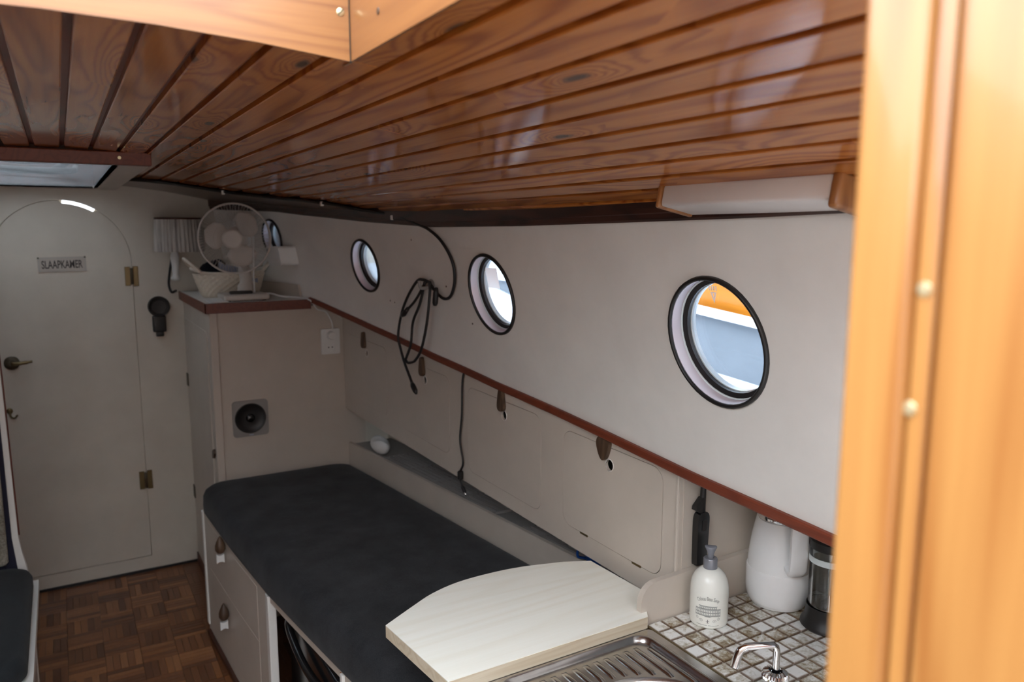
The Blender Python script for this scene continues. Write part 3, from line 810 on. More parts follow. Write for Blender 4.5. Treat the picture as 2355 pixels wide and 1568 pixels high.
gb = bmesh.new()
for z in (.0,): tube([(RG * math.cos(2 * PI * i / 64), RG * math.sin(2 * PI * i / 64), z) for i in range(64)], .0042, 8, True, gb)
obj('guard_ring', xform(gb, TF), M['fan_plastic'], fan, True)
gb = bmesh.new()
for i in range(72):
    a = 2 * PI * i / 72
    P = [(r * math.cos(a + tw), r * math.sin(a + tw), z) for r, z, tw in ((.040, .040, 0), (.075, .041, .05), (.11, .034, .1), (.132, .02, .12), (RG, 0, .13))]
    tube(P, .00065, 4, False, gb, False)
for rr_, zz in ((.075, .041), (.11, .034)): tube([(rr_ * math.cos(2 * PI * i / 48), rr_ * math.sin(2 * PI * i / 48), zz) for i in range(48)], .0009, 5, True, gb)
obj('guard_wires', xform(gb, TF), M['fan_plastic'], fan)['kind'] = 'stuff'
gb = bmesh.new()
for i in range(48):
    a = 2 * PI * i / 48
    tube([(r * math.cos(a), r * math.sin(a), z) for r, z in ((.05, -.05), (.11, -.045), (.135, -.02), (RG, 0))], .0006, 4, False, gb, False)
obj('rear_guard_wires', xform(gb, TF), M['fan_plastic'], fan)['kind'] = 'stuff'
bd = lathe([(0, .046), (.030, .046), (.041, .043), (.041, .038), (0, .038)], 36); obj('guard_badge', xform(bd, TF), M['fan_plastic'], fan, True)
obj('pull_chain', tube([(HC.x + .075, HC.y - .01, HC.z - .0 + .01), (HC.x + .07, HC.y - .012, HC.z - .06), (HC.x + .066, HC.y - .015, HC.z - .16), (HC.x + .068, HC.y - .012, CZ + .03)], .0035, 6), M['white_plastic'], fan, True)
cordp = [(fl.x + .05, fl.y + .02, CZ + .02), (fl.x + .09, fl.y - .03, CZ + .025), (.80, 3.29, CZ + .012), (.86, 3.235, CZ + .008), (.895, CY0 - .025, CZ - .004), (.92, CY0 - .028, CZ - .04), (.955, CY0 - .03, 1.31), (.978, CY0 - .03, 1.27), (.984, CY0 - .032, 1.232)]
obj('power_cord', tube(crom(cordp, 6), .0035, 8), M['white_plastic'], fan, True)
obj('plug', lathe([(0, -.03), (.015, -.028), (.0175, -.02), (.0175, .008), (0, .010)], 20, (.982, FY - .012, 1.204), Matrix.Rotation(-PI / 2, 4, 'X')), M['white_plastic'], fan, 40)

# ---------------- wicker basket with handles, contents
bc = Vector((.636, 3.535, CZ + .001))
bk = thing('wicker_basket', 'white woven oval basket with looped handle behind the desk fan', 'basket', bc)
def oval(prof, seg=56, wave=True):
    bm = bmesh.new(); rings = []
    for q, (r, z) in enumerate(prof):
        rings.append([bm.verts.new((bc.x + (r + (.0025 * (1 if (i + q) % 2 else -1) if wave else 0)) * math.cos(2 * PI * i / seg), bc.y + .55 * (r + (.0025 * (1 if (i + q) % 2 else -1) if wave else 0)) * math.sin(2 * PI * i / seg), bc.z + z)) for i in range(seg)])
    for a, b2 in zip(rings, rings[1:]):
        for i in range(seg): bm.faces.new((a[i], a[(i + 1) % seg], b2[(i + 1) % seg], b2[i]))
    bm.faces.new(rings[0])
    return bm
obj('basket_body', oval([(.110, 0)] + [(.113 + .037 * (t / 10) ** .8, .105 * t / 10) for t in range(1, 11)] + [(.150, .105)] + [(.113 + .035 * (t / 6), .008 + .09 * t / 6) for t in range(6, -1, -1)]), M['basket'], bk)
rm = [(bc.x + .156 * math.cos(2 * PI * i / 64), bc.y + .55 * .156 * math.sin(2 * PI * i / 64), bc.z + .106 + .02 * (abs(math.cos(2 * PI * i / 64)) ** 6)) for i in range(64)]
obj('basket_rim', tube(rm, .006, 8, True), M['basket'], bk, True)
for s in (1, -1):
    hp = crom([(bc.x + s * .128, bc.y - .055, bc.z + .112), (bc.x + s * .165, bc.y - .045, bc.z + .150), (bc.x + s * .180, bc.y, bc.z + .168), (bc.x + s * .165, bc.y + .045, bc.z + .150), (bc.x + s * .128, bc.y + .055, bc.z + .112)], 6)
    obj('basket_handle', tube(hp, .0085, 8), M['basket'], bk, True)
cl = bmesh.new(); bmesh.ops.create_icosphere(cl, subdivisions=3, radius=1)
for v in cl.verts: v.co = Vector((bc.x - .055 + v.co.x * .075, bc.y + .0 + v.co.y * .055, bc.z + .095 + v.co.z * (.058 + .014 * math.sin(v.co.x * 7 + v.co.y * 5))))
top(obj('folded_cloth', cl, M['darkcloth'], None, True), 'dark folded cloth heaped in the left of the white basket', 'cloth')
top(obj('paper_sheaf', xform(box(-.085, .085, -.0025, .0025, -.035, .035, .001, 1), Matrix.Translation((bc.x + .03, bc.y - .045, bc.z + .108)) @ Matrix.Rotation(.35, 4, 'Y') @ Matrix.Rotation(-1.05, 4, 'X')), M['papers']), 'pale blue papers lying across the white basket', 'papers')
top(obj('paper_tray', box(.505, .575, 3.235, 3.36, CZ + .0005, CZ + .006, .002, 1), M['white_plastic']), 'small flat white tray on the cabinet top left of the fan base', 'tray')

# white plastic box beside the far porthole
wb = thing('white_wall_box', 'small pale grey plastic box on the wall beside the farthest porthole', 'box', (.850, 3.31, 1.50))
b = plate(rrect(-.060, .050, -.040, .040, .012), [], .072, lambda u, v, w: Vector((Xs(3.31 + u, 1.543 + v) - .003 - w, 3.31 + u, 1.543 + v - .05 * u)))
obj('box_shell', b, M['white_plastic'], wb)
obj('box_button', lathe([(0, .004), (.006, .004), (.007, 0)], 14, (Xs(3.345, 1.565) - .075, 3.345, 1.565), Matrix.Rotation(-PI / 2, 4, 'Y')), M['black'], wb)

# ---------------- black cable along the ceiling, over a hook, hanging in loops
cb = thing('black_cable', 'long black cable clipped along the ceiling and hung in loops on the wall', 'cable', (.98, 2.2, 1.12))
path = [(x, y, ceilz(x) - .009) for x, y in CABLE[:-1]]
path += [(.960, 2.33, 1.690), (.970, 2.25, 1.672), (.979, 2.176, 1.654), (.991, 2.108, 1.618), (1.005, 2.064, 1.56), (1.016, 2.071, 1.502), (1.022, 2.111, 1.453), (1.022, 2.158, 1.440), (1.014, 2.194, 1.455), (1.006, 2.230, 1.484)]
pth = crom(path, 6)
obj('cable_run', tube(pth, [.0062 if i < 8 else .0048 for i in range(len(pth))], 8), M['blackcable'], cb, True)
LA = [(1.004, 2.225, 1.488), (.998, 2.265, 1.494), (.996, 2.307, 1.487), (.995, 2.382, 1.434), (.995, 2.442, 1.37), (.995, 2.478, 1.291), (.995, 2.46, 1.247), (.995, 2.424, 1.199), (.995, 2.377, 1.154), (.995, 2.359, 1.134)]
obj('cable_loop', tube(crom(LA, 6), .0047, 8), M['blackcable'], cb, True)
obj('cable_loop', tube(crom([(1.002, 2.253, 1.488), (.997, 2.325, 1.424), (.994, 2.401, 1.381), (.993, 2.428, 1.364)], 6), .0044, 8), M['blackcable'], cb, True)
LC = [(1.003, 2.262, 1.486), (1.002, 2.304, 1.411), (1.002, 2.361, 1.348), (1.002, 2.383, 1.272), (1.002, 2.423, 1.221), (1.002, 2.432, 1.210), (1.002, 2.418, 1.203), (1.002, 2.398, 1.204), (1.002, 2.348, 1.22), (1.002, 2.293, 1.269), (1.002, 2.247, 1.36), (1.002, 2.224, 1.445), (1.002, 2.220, 1.486)]
obj('cable_loop', tube(crom(LC, 6), .0047, 8), M['blackcable'], cb, True)
obj('plug_tip', tube([(.995, 2.366, 1.142), (.995, 2.356, 1.132), (.995, 2.336, 1.118), (.995, 2.327, 1.110)], [.005, .009, .0085, .004], 10), M['black'], cb, True)
obj('plug_tip', tube([(.995, 2.385, 1.392), (.994, 2.421, 1.369), (.993, 2.440, 1.361)], [.006, .0095, .006], 10), M['black'], cb, True)
obj('plug_tip', tube([(1.002, 2.172, 1.474), (1.002, 2.176, 1.458), (1.002, 2.183, 1.426), (1.002, 2.185, 1.418)], [.005, .009, .009, .006], 10), M['black'], cb, True)
for (x, y, z) in ((.576, 3.243, ceilz(.576) - .004), (.811, 2.71, ceilz(.811) - .004), (.953, 2.40, 1.700)):
    c_ = bmesh.new(); box(x - .006, x + .006, y - .007, y + .007, z - .016, z + .0, .002, 1, c_); box(x - .004, x + .004, y + .006, y + .02, z - .006, z, .001, 1, c_)
    obj('cable_clip', c_, M['white_plastic'], cb)
hk = bmesh.new()
HW = Xs(2.25, 1.478)
merge(hk, lathe([(0, 0), (.018, 0), (.018, .006), (.012, .010), (0, .011)], 20, (HW - .0005, 2.25, 1.478), Matrix.Rotation(-PI / 2, 4, 'Y')))
merge(hk, tube(crom([(HW - .006, 2.25, 1.472), (HW - .03, 2.25, 1.468), (HW - .042, 2.25, 1.472), (HW - .046, 2.25, 1.492)], 5), .0055, 8))
top(obj('cable_hook', hk, M['grey_plastic'], None, True), 'small grey hook on the wall holding the looped black cable', 'hook')

# ---------------- locker panel with four hatches
def PXf(y): return 1.04 + (3.22 - y) * .0545
SH = .0397                                    # the panel follows the sheer of the hull
def shz(y, v): return v - SH * (3.22 - y)
lk = thing('locker_front', 'long cream locker panel with four small hatches under the brown strip', 'locker', (PXf(2.2), 2.2, shz(2.2, .875)))
HAT = [(1.273, 1.647, .930, 1.191), (1.748, 2.155, .920, 1.199), (2.275, 2.660, .935, 1.203), (2.776, 3.160, .943, 1.217)]
LATP = [(1.475, 1.116), (1.944, 1.147), (2.462, 1.172), (2.986, 1.204)]; HOLP = [(1.458, 1.076), (1.937, 1.104), (2.45, 1.127), (2.967, 1.154)]
holes = [rrect(a, b, z0, z1, .034, 6)[::-1] for (a, b, z0, z1) in HAT]
pout = [(1.222, .875), (3.225, .875)] + [(y_, zt(y_) - .004 + SH * (3.22 - y_)) for y_ in [3.225 - i * .10015 for i in range(0, 21)]]
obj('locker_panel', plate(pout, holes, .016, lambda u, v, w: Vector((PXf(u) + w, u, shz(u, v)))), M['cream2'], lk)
obj('locker_dark_sheet', plate([(1.23, .90), (3.22, .90), (3.22, 1.23), (1.23, 1.21)], [], .003, lambda u, v, w: Vector((PXf(u) + .035 + w, u, shz(u, v)))), M['slot'], lk)  # near-black sheet standing in for the unlit locker inside
for q, (a, b, z0, z1) in enumerate(HAT):
    yl, zl = LATP[q]; yh, zh_ = HOLP[q]
    g = .0015
    hd = obj('hatch', plate(rrect(a + g, b - g, z0 + g, z1 - g, .033, 6), [circ(yh, zh_ + SH * (3.22 - yh), .0140, 24)[::-1]], .006, lambda u, v, w: Vector((PXf(u) - .0006 + w, u, shz(u, v)))), M['cream2'], lk)
    if q == 0: lo = [(0.0, -.030), (.013, -.018), (.023, .008), (.020, .022), (.010, .030), (-.012, .030), (-.022, .022), (-.023, .008), (-.013, -.020)]
    else: lo = [(0, .036), (.009, .030), (.015, .0), (.017, -.018), (.011, -.028), (0, -.031), (-.011, -.028), (-.017, -.018), (-.015, .0), (-.009, .030)]
    lb_ = plate([(p.x, p.y) for p in crom([(u, v, 0) for u, v in lo], 3, True)], [], .011, lambda u, v, w: Vector((PXf(yl + u) - .001 - w, yl + u, zl + v)))
    obj('turn_latch', lb_, M['latch'], hd)
    obj('finger_hole_ring', lathe([(.0140, -.001), (.0160, -.0012), (.0160, .0), (.0140, .002), (.0140, -.001)], 24, (PXf(yh) - .0006, yh, zh_), Matrix.Rotation(PI / 2, 4, 'Y')), M['cream'], hd, True)
obj('panel_end_bead', box(PXf(1.22) - .005, PXf(1.22) + .02, 1.2225, 1.2305, .80, 1.130, .002, 2), M['cream2'], lk)
for yc in (1.355, 1.555): obj('hatch_hinge', box(PXf(yc) - .0018, PXf(yc) + .002, yc - .016, yc + .016, shz(yc, .9275), shz(yc, .9325)), M['brass'], lk)

# thin black lead hanging in front of the hatches
ld = thing('charger_lead', 'thin black lead with inline block hanging in front of the locker hatches', 'cable', (1.085, 2.16, .79))
obj('lead', tube(crom([(1.088, 2.150, 1.212), (1.086, 2.160, 1.190), (1.085, 2.166, 1.150), (1.085, 2.170, 1.063), (1.084, 2.183, .973), (1.085, 2.165, .904), (1.084, 2.182, .868)], 6), .0034, 8), M['blackcable'], ld, True)
obj('inline_block', tube([(1.084, 2.1825, .870), (1.084, 2.183, .866), (1.084, 2.183, .842), (1.084, 2.183, .838)], [.004, .010, .010, .004], 10), M['black'], ld, 40)
obj('lead', tube(crom([(1.084, 2.183, .840), (1.086, 2.175, .820), (1.088, 2.160, .802)], 5), [.003] * 6 + [.006] * 5, 8), M['blackcable'], ld, True)
obj('lead_tip', tube([(1.088, 2.160, .802), (1.090, 2.152, .790)], [.0048, .002], 8), M['chrome'], ld, True)

# ---------------- convector heater box behind the mattress
def bedback(y): return 1.045 + (3.22 - y) * .112
hb = thing('convector_heater', 'long cream convector box with slotted grey grille behind the mattress', 'heater', (1.15, 2.3, .5))
obj('heater_front', sweep(lambda y: [(bedback(y), .40), (bedback(y) + .014, .40), (bedback(y) + .014, .722), (bedback(y), .722)], 1.225, 3.215, 8), M['cream2'], hb)
obj('heater_top', sweep(lambda y: [(bedback(y) + .014, .700), (bedback(y) + .20, .700), (bedback(y) + .20, .712), (bedback(y) + .014, .712)], 1.225, 3.215, 8), M['grey_plastic'], hb)
for (ya, yb) in ((2.02 + .12, 2.92), (1.42 + .20, 1.98)):
    n = 5
    obj('grille_bed', sweep(lambda y: [(bedback(y) + .022, .7125), (bedback(y) + .135, .7125), (bedback(y) + .135, .714), (bedback(y) + .022, .714)], ya, yb, 4), M['black'], hb)
    for k in range(n + 1):
        obj('grille_slat', sweep(lambda y: [(bedback(y) + .022 + k * .021, .714), (bedback(y) + .033 + k * .021, .714), (bedback(y) + .033 + k * .021, .722), (bedback(y) + .022 + k * .021, .722)], ya, yb, 4), M['grey_plastic'], hb)
    for k in range(5):
        yk = ya + (yb - ya) * k / 4
        obj('grille_bar', sweep(lambda y: [(bedback(y) + .022, .714), (bedback(y) + .138, .714), (bedback(y) + .138, .7225), (bedback(y) + .022, .7225)], yk - .006, yk + .006, 1), M['grey_plastic'], hb)
cl = bmesh.new(); bmesh.ops.create_icosphere(cl, subdivisions=3, radius=1)
for v in cl.verts: v.co = Vector((1.12 + v.co.x * .035, 3.02 + v.co.y * .075, .745 + v.co.z * (.032 + .008 * math.sin(v.co.y * 6 + v.co.x * 4))))
top(obj('crumpled_bag', cl, M['white_plastic'], None, True), 'crumpled white plastic bag tucked on the far end of the heater box', 'bag')
bb = lathe([(0, 0), (.028, 0), (.034, .06), (.035, .075), (.0325, .075), (.026, .006), (0, .006)], 28, (1.250, 1.66, .7135)); 
bt = thing('blue_cup', 'blue plastic cup standing in the gap behind the pale board', 'cup', (1.250, 1.66, .7135))
obj('cup_body', bb, M['blueplastic'], bt, 40)
obj('cup_handle', tube(crom([(1.217, 1.67, .775), (1.197, 1.67, .770), (1.194, 1.67, .745), (1.220, 1.67, .733)], 5), .004, 8), M['blueplastic'], bt, True)

# ---------------- bed base, fridge, mattress
def bfront(y): return interp(y, [1.2, 1.5, 1.82, 2.31, 2.75, 3.22], [.640, .592, .546, .486, .452, .426])
BZ = .525
bb_ = thing('bed_base', 'cream painted berth base with drawer front and fridge opening under the mattress', 'bed', (.75, 2.2, 0))
obj('base_end', box(bfront(3.2), 1.05, 3.195, 3.215, 0, BZ), M['cream2'], bb_)
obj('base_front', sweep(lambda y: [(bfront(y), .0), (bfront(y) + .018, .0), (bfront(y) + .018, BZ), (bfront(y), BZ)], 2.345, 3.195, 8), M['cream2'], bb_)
obj('base_front', sweep(lambda y: [(bfront(y), .0), (bfront(y) + .018, .0), (bfront(y) + .018, BZ), (bfront(y), BZ)], 1.21, 1.80, 8), M['cream2'], bb_)
obj('base_rail', sweep(lambda y: [(bfront(y), BZ - .02), (bfront(y) + .018, BZ - .02), (bfront(y) + .018, BZ), (bfront(y), BZ)], 1.80, 2.345, 4), M['cream2'], bb_)
obj('corner_bead', box(bfront(3.2) - .006, bfront(3.2) + .010, 3.19, 3.222, 0.04, BZ, .004, 2), M['cream'], bb_)
obj('opening_post', box(bfront(2.33) - .006, bfront(2.33) + .02, 2.315, 2.350, 0, BZ - .001, .003, 2), M['cream'], bb_)
obj('opening_post', box(bfront(1.80) - .006, bfront(1.80) + .02, 1.785, 1.803, 0, BZ - .001, .003, 2), M['cream'], bb_)
obj('opening_post_edge', box(bfront(1.80) - .004, bfront(1.80) + .02, 1.803, 1.8045, 0, BZ - .001), M['teak_z'], bb_)
obj('base_platform', sweep(lambda y: [(bfront(y) + .018, BZ - .018), (bedback(y), BZ - .018), (bedback(y), BZ - .002), (bfront(y) + .018, BZ - .002)], 1.21, 3.195, 6), M['cream2'], bb_)
obj('drawer_front', sweep(lambda y: [(bfront(y) - .0012, .315), (bfront(y), .315), (bfront(y), .505), (bfront(y) - .0012, .505)], 2.45, 3.12, 3), M['cream2'], bb_)
obj('drawer_front', sweep(lambda y: [(bfront(y) - .0012, .07), (bfront(y), .07), (bfront(y), .312), (bfront(y) - .0012, .312)], 2.45, 3.12, 3), M['cream2'], bb_)
for zc in (.512, .252):
    yl = 2.83; xl = bfront(yl) - .001
    obj('latch_knob', lathe([(0, -.028), (.012, -.024), (.0185, -.012), (.0180, .002), (.0125, .018), (.005, .034), (0, .040)], 20, (xl - .019, yl, zc)), M['latch'], bb_, True)
    obj('white_catch', plate([(-.034, -.034), (-.025, -.029), (-.016, -.029), (-.007, -.034), (-.007, .0), (-.016, -.005), (-.025, -.005), (-.034, 0)], [], .012, lambda u, v, w: Vector((xl + u, yl - .006 + w, zc - .029 + v))), M['white_plastic'], bb_)
o = obj('baseboard_right_berth', sweep(lambda y: [(bfront(y) - .012, 0), (bfront(y), 0), (bfront(y), .022), (bfront(y) - .012, .022)], 1.21, 3.19, 8), M['baseboard']); o['kind'] = 'structure'
fr = thing('fridge', 'black compact fridge with curved handle inside the berth base opening', 'fridge', (.7, 2.06, .02))
fx = bfront(2.06) + .022
obj('fridge_body', box(fx + .035, fx + .45, 1.83, 2.30, .02, .490, .006, 2), M['black'], fr)
fd = obj('fridge_door', box(fx, fx + .033, 1.825, 2.305, .03, .488, .008, 3), M['blackgloss'], fr, 40)
obj('fridge_handle', tube(crom([(fx + .004, 2.275, .470), (fx - .016, 2.24, .452), (fx - .022, 2.07, .425), (fx - .016, 1.90, .430), (fx + .004, 1.85, .440)], 6), .012, 10), M['blackgloss'], fr, True)
obj('fridge_badge', box(fx - .001, fx + .001, 2.262, 2.285, .452, .456), M['chrome'], fr)

def matt_outline(inset):
    L = []
    def rc(cx, cy, r, a0, a1, n=6):
        return [(cx + r * math.cos(math.radians(a0 + (a1 - a0) * i / n)), cy + r * math.sin(math.radians(a0 + (a1 - a0) * i / n))) for i in range(n + 1)]
    r = .07
    fl_ = lambda y: bfront(y) - .012 + inset
    L += [(fl_(y), y) for y in (1.215, 1.3, 1.5, 1.7, 1.9, 2.1, 2.3, 2.5, 2.7, 2.9)]
    yb = 3.207 - inset
    L += rc(fl_(3.12) + r, yb - r, r, 180, 90)
    L += rc(bedback(3.15) - .004 - inset - r, yb - r, r, 90, 0)
    L += [(bedback(y) - .004 - inset, y) for y in (2.9, 2.7, 2.5, 2.2, 1.9, 1.6, 1.3, 1.215)]
    return L
bm = bmesh.new(); rings = []
MZ0, MZ1 = BZ + .002, .650
for inset, z in ((.012, MZ0), (.002, MZ0 + .012), (0, MZ0 + .04), (.002, MZ1 - .045), (.010, MZ1 - .022), (.024, MZ1 - .008), (.045, MZ1 - .001), (.09, MZ1), (.16, MZ1 - .001)):
    rings.append([bm.verts.new((x, y, z)) for x, y in matt_outline(inset)])
for a, b2 in zip(rings, rings[1:]):
    n = len(a)
    for i in range(n): bm.faces.new((a[i], a[(i + 1) % n], b2[(i + 1) % n], b2[i]))
bm.faces.new(rings[0][::-1]); bm.faces.new(rings[-1])
top(obj('mattress', bm, M['charcoal'], None, 60), 'long charcoal grey mattress on the berth base', 'mattress')

# ---------------- galley: counter, tiles, upstand, board, sink, tap
CZT = .860
gl = thing('galley_counter', 'galley worktop unit of small speckled square tiles with cream upstand', 'counter', (1.15, .8, .117))
obj('counter_top', box(.968, 1.40, .22, 1.118, CZT - .04, CZT - .005), M['grout'], gl)
obj('counter_rail', box(.42, .452, .22, 1.118, CZT - .04, CZT - .001), M['cream2'], gl)
obj('counter_rail', box(.452, .968, 1.094, 1.118, CZT - .04, CZT - .008), M['cream2'], gl)
obj('counter_front', box(.42, .438, .22, 1.118, .117, CZT - .04), M['cream2'], gl)
obj('counter_side', box(.438, 1.39, 1.102, 1.118, .117, CZT - .04), M['cream2'], gl)
uo = [(.958, CZT - .03), (1.395, CZT - .03), (1.395, CZT + .094), (1.0, CZT + .085)] + [(.958 + .042 - .042 * math.sin(math.radians(a)), CZT + .045 + .040 * math.cos(math.radians(a))) for a in (15, 30, 45, 60, 75, 90)]
obj('upstand', plate(uo, [], .014, lambda u, v, w: Vector((u, 1.119 + w, v))), M['cream2'], gl)
obj('recess_end_board', box(1.078, 1.395, 1.1345, 1.146, CZT, 1.166), M['cream2'], gl)
TP = .0355
tm = None; tn = 0
for i in range(12):
    for j in range(16):
        cx = .9715 + TP * (i + .5); cy = 1.1175 - TP * (j + .5)
        if cx + TP / 2 > 1.40: continue
        if tm is None:
            tm = new_mesh(box(-TP / 2 + .0019, TP / 2 - .0019, -TP / 2 + .0019, TP / 2 - .0019, -.005, 0, .0012, 2), 'tile'); tm.materials.append(M['tile'])
        o = bpy.data.objects.new('tile', tm); C.objects.link(o); o.parent = gl
        o.location = Vector((cx, cy, CZT)) - WL[gl.name]; o.rotation_euler = (random.uniform(-.006, .006), random.uniform(-.006, .006), random.uniform(-.01, .01) + PI / 2 * random.randrange(4)); tn += 1
obj('counter_edging', box(.9665, .9705, .30, 1.118, CZT - .006, CZT + .001), M['brass'], gl)

bo = [(.520, 1.103), (.962, 1.103), (1.026, 1.200), (1.018, 1.372)] + [(p.x, p.y) for p in crom([(.96, 1.400, 0), (.862, 1.426, 0), (.78, 1.434, 0), (.699, 1.430, 0), (.63, 1.410, 0), (.574, 1.380, 0), (.497, 1.335, 0)], 4)]
brd = thing('folding_worktop', 'pale maple worktop board with curved far edge lying beside the sink', 'board', (.75, 1.27, CZT))
obj('board_top', plate(bo, [], .0015, lambda u, v, w: Vector((u, v, CZT + .0255 + w))), M['board'], brd)
obj('board_core', plate(bo, [], .024, lambda u, v, w: Vector((u, v, CZT + .0015 + w))), M['board_edge'], brd)
obj('worn_edge', box(.640, .950, 1.1024, 1.1035, CZT + .0248, CZT + .0258), M['board_edge'], brd)
obj('support_cleat', box(.56, .94, 1.1185, 1.14, CZT - .024, CZT + .001), M['cream2'], brd)

# sink: pressed sheet with drainer, ribs and bowl
sk_ = thing('steel_sink', 'stainless steel sink with ribbed drainer below the pale board', 'sink', (.74, .85, CZT))
SXa, SXb, SYa, SYb = .455, .965, .46, 1.100
BCX, BCY, BR = .790, .862, .138
dl = rrect(.600, .946, .60, 1.098, .035, 8)
obj('sink_flange', plate(rrect(SXa, SXb, SYa, SYb, .01, 3), [dl[::-1]], .0015, lambda u, v, w: Vector((u, v, CZT + w))), M['steel'], sk_)
n = len(dl); bm = bmesh.new(); rings = []
for s, z in ((0, .0015), (.002, .0045), (.006, .0050), (.010, .0035), (.013, -.003), (.016, -.006)):
    pts = rrect(.600 + s, .946 - s, .60 + s, 1.098 - s, max(.035 - s * .6, .01), 8); rings.append([bm.verts.new((x, y, CZT + z)) for x, y in pts])
for a, b2 in zip(rings, rings[1:]):
    for i in range(n): bm.faces.new((a[i], a[(i + 1) % n], b2[(i + 1) % n], b2[i]))
obj('drainer_rim', bm, M['steel'], sk_, True)
inner = rrect(.616, .930, .616, 1.082, .025, 8)
hole = circ(BCX, BCY - .02, .145, 40)
obj('drainer_pan', plate(inner, [circ(BCX, BCY, BR, 48)[::-1]] if BCX - BR > .625 else [], .001, lambda u, v, w: Vector((u, v, CZT - .0065 + w))), M['steel'], sk_)
for k in range(13):
    x = .640 + k * .0235
    y0 = BCY + math.sqrt(max(0, (BR + .004) ** 2 - (x - BCX) ** 2)) + .003
    if abs(x - BCX) > BR: y0 = .90
    y1 = 1.068 if .65 < x < .90 else 1.055
    bm = bmesh.new(); rows = []
    for y, f0 in ((y0, 0), (y0 + .010, 1), (y1 - .008, 1), (y1, 0)):
        rows.append([bm.verts.new((x + dx, y, CZT - .0056 + .0038 * f * f0)) for dx, f in ((-.0062, 0), (-.0045, .7), (-.002, 1), (.002, 1), (.0045, .7), (.0062, 0))])
    for a, b2 in zip(rows, rows[1:]):
        for i in range(5): bm.faces.new((a[i], a[i + 1], b2[i + 1], b2[i]))
    obj('drainer_rib', bm, M['steel'], sk_, True)
obj('bowl', lathe([(BR + .001, -.0055), (BR - .004, -.0075), (BR - .010, -.014), (BR - .016, -.05), (BR - .024, -.10), (BR - .05, -.128), (.03, -.134), (0, -.136)], 56, (BCX, BCY, CZT)), M['steel'], sk_, True)

tp = thing('chrome_tap', 'small chrome tap with bent spout and knurled ring behind the sink', 'tap', (1.005, .822, CZT))
tx, ty = 1.005, .822
obj('tap_base', lathe([(0, 0), (.024, 0), (.024, .004), (.014, .010), (.012, .03), (0, .03)], 28, (tx, ty, CZT)), M['chrome'], tp, 40)
kn = bmesh.new(); seg = 48; rings = []
for (r, z) in ((.012, .030), (.021, .032), (.022, .037), (.020, .043), (.012, .046)):
    rings.append([kn.verts.new((tx + (r + (.0012 if i % 2 else -.0012)) * math.cos(2 * PI * i / seg), ty + (r + (.0012 if i % 2 else -.0012)) * math.sin(2 * PI * i / seg), CZT + z)) for i in range(seg)])
for a, b2 in zip(rings, rings[1:]):
    for i in range(seg): kn.faces.new((a[i], a[(i + 1) % seg], b2[(i + 1) % seg], b2[i]))
obj('knurled_ring', kn, M['chrome'], tp)
L_ = Vector((-.863, .506, 0))
q0 = Vector((tx, ty, CZT + .04)); q1 = Vector((tx, ty, CZT + .086)); q2 = q1 + L_ * .006 + Vector((0, 0, .006)); q3 = q1 + L_ * .052 + Vector((0, 0, .003)); q4 = q3 + L_ * .009 + Vector((0, 0, -.006)); q5 = q3 + L_ * .019 + Vector((0, 0, -.036))
obj('spout', tube([q0, q1 + Vector((0, 0, -.004)), q1 + L_ * .002 + Vector((0, 0, .002)), q2, q3, q4, q4 + L_ * .004 + Vector((0, 0, -.008)), q5], [.0062] * 5 + [.0068, .0072, .0078], 14), M['chrome'], tp, 50)

# ---------------- soap bottle
sc0 = Vector((1.091, 1.066, CZT + .0005))
sb = thing('soap_bottle', 'white soap bottle with grey pump and printed building, on the tiles', 'bottle', sc0)
obj('bottle_body', lathe([(0, 0), (.0355, 0), (.0378, .003), (.0382, .008), (.0382, .070), (.0375, .080), (.0352, .091), (.0305, .1015), (.0230, .1100), (.0160, .1145), (0, .1145)], 48, sc0), M['soap'], sb, True)
obj('pump_collar', lathe([(0, .1135), (.0138, .1135), (.0140, .1150), (.0140, .1340), (.0130, .1355), (0, .1355)], 32, sc0), M['pumpgrey'], sb, 40)
vdir = Vector((-.716, -.698, 0)); rdir = Vector((.698, -.716, 0)) * -1
rdir = Vector((.716 * 0 + .698, -.716, 0))
ph = bmesh.new(); rows = []
for (hw, hd_, z, sh) in ((.0062, .0050, .1350, 0), (.0060, .0050, .1400, 0), (.0085, .0070, .1475, .002), (.0120, .0085, .1535, .004), (.0122, .0085, .1560, .004), (.0105, .0070, .1575, .004)):
    rows.append([ph.verts.new(sc0 + rdir * (hw * math.cos(a)) + vdir * (hd_ * math.sin(a) - sh) + Vector((0, 0, z + .002 * math.cos(a) ** 2))) for a in [2 * PI * i / 16 for i in range(16)]])
for a, b2 in zip(rows, rows[1:]):
    for i in range(16): ph.faces.new((a[i], a[(i + 1) % 16], b2[(i + 1) % 16], b2[i]))
ph.faces.new(rows[-1]); obj('pump_head', ph, M['pumplight'], sb, 50)
vang = math.atan2(vdir.y, vdir.x) - .03
def cyl(u, z, off=.0003):     # u to the viewer's right along the bottle wall
    a = vang + u * 1.14 / .0382; z = .006 + (z - .006) * 1.10
    return Vector((sc0.x + (.0382 + off) * math.cos(a), sc0.y + (.0382 + off) * math.sin(a), sc0.z + z))
def onb(poly, off=.0003, sub=1):
    bm = bmesh.new(); bm.faces.new([bm.verts.new(cyl(u, z, off)) for u, z in poly]); return bm
tb = text_mesh('Ch\u00e2teau Beau Savoy', .0078, 0.0)
for v in tb.verts:
    x, y = v.co.x, v.co.y
    xs_ = x * .66
    a = xs_ / .030
    v.co = cyl(math.sin(a) * (.030 + y), .0590 - .030 * (1 - math.cos(a)) * .75 + 1.35 * y * math.cos(a), .0004)
obj('bottle_lettering', tb, M['print'], sb)
ba = bmesh.new()
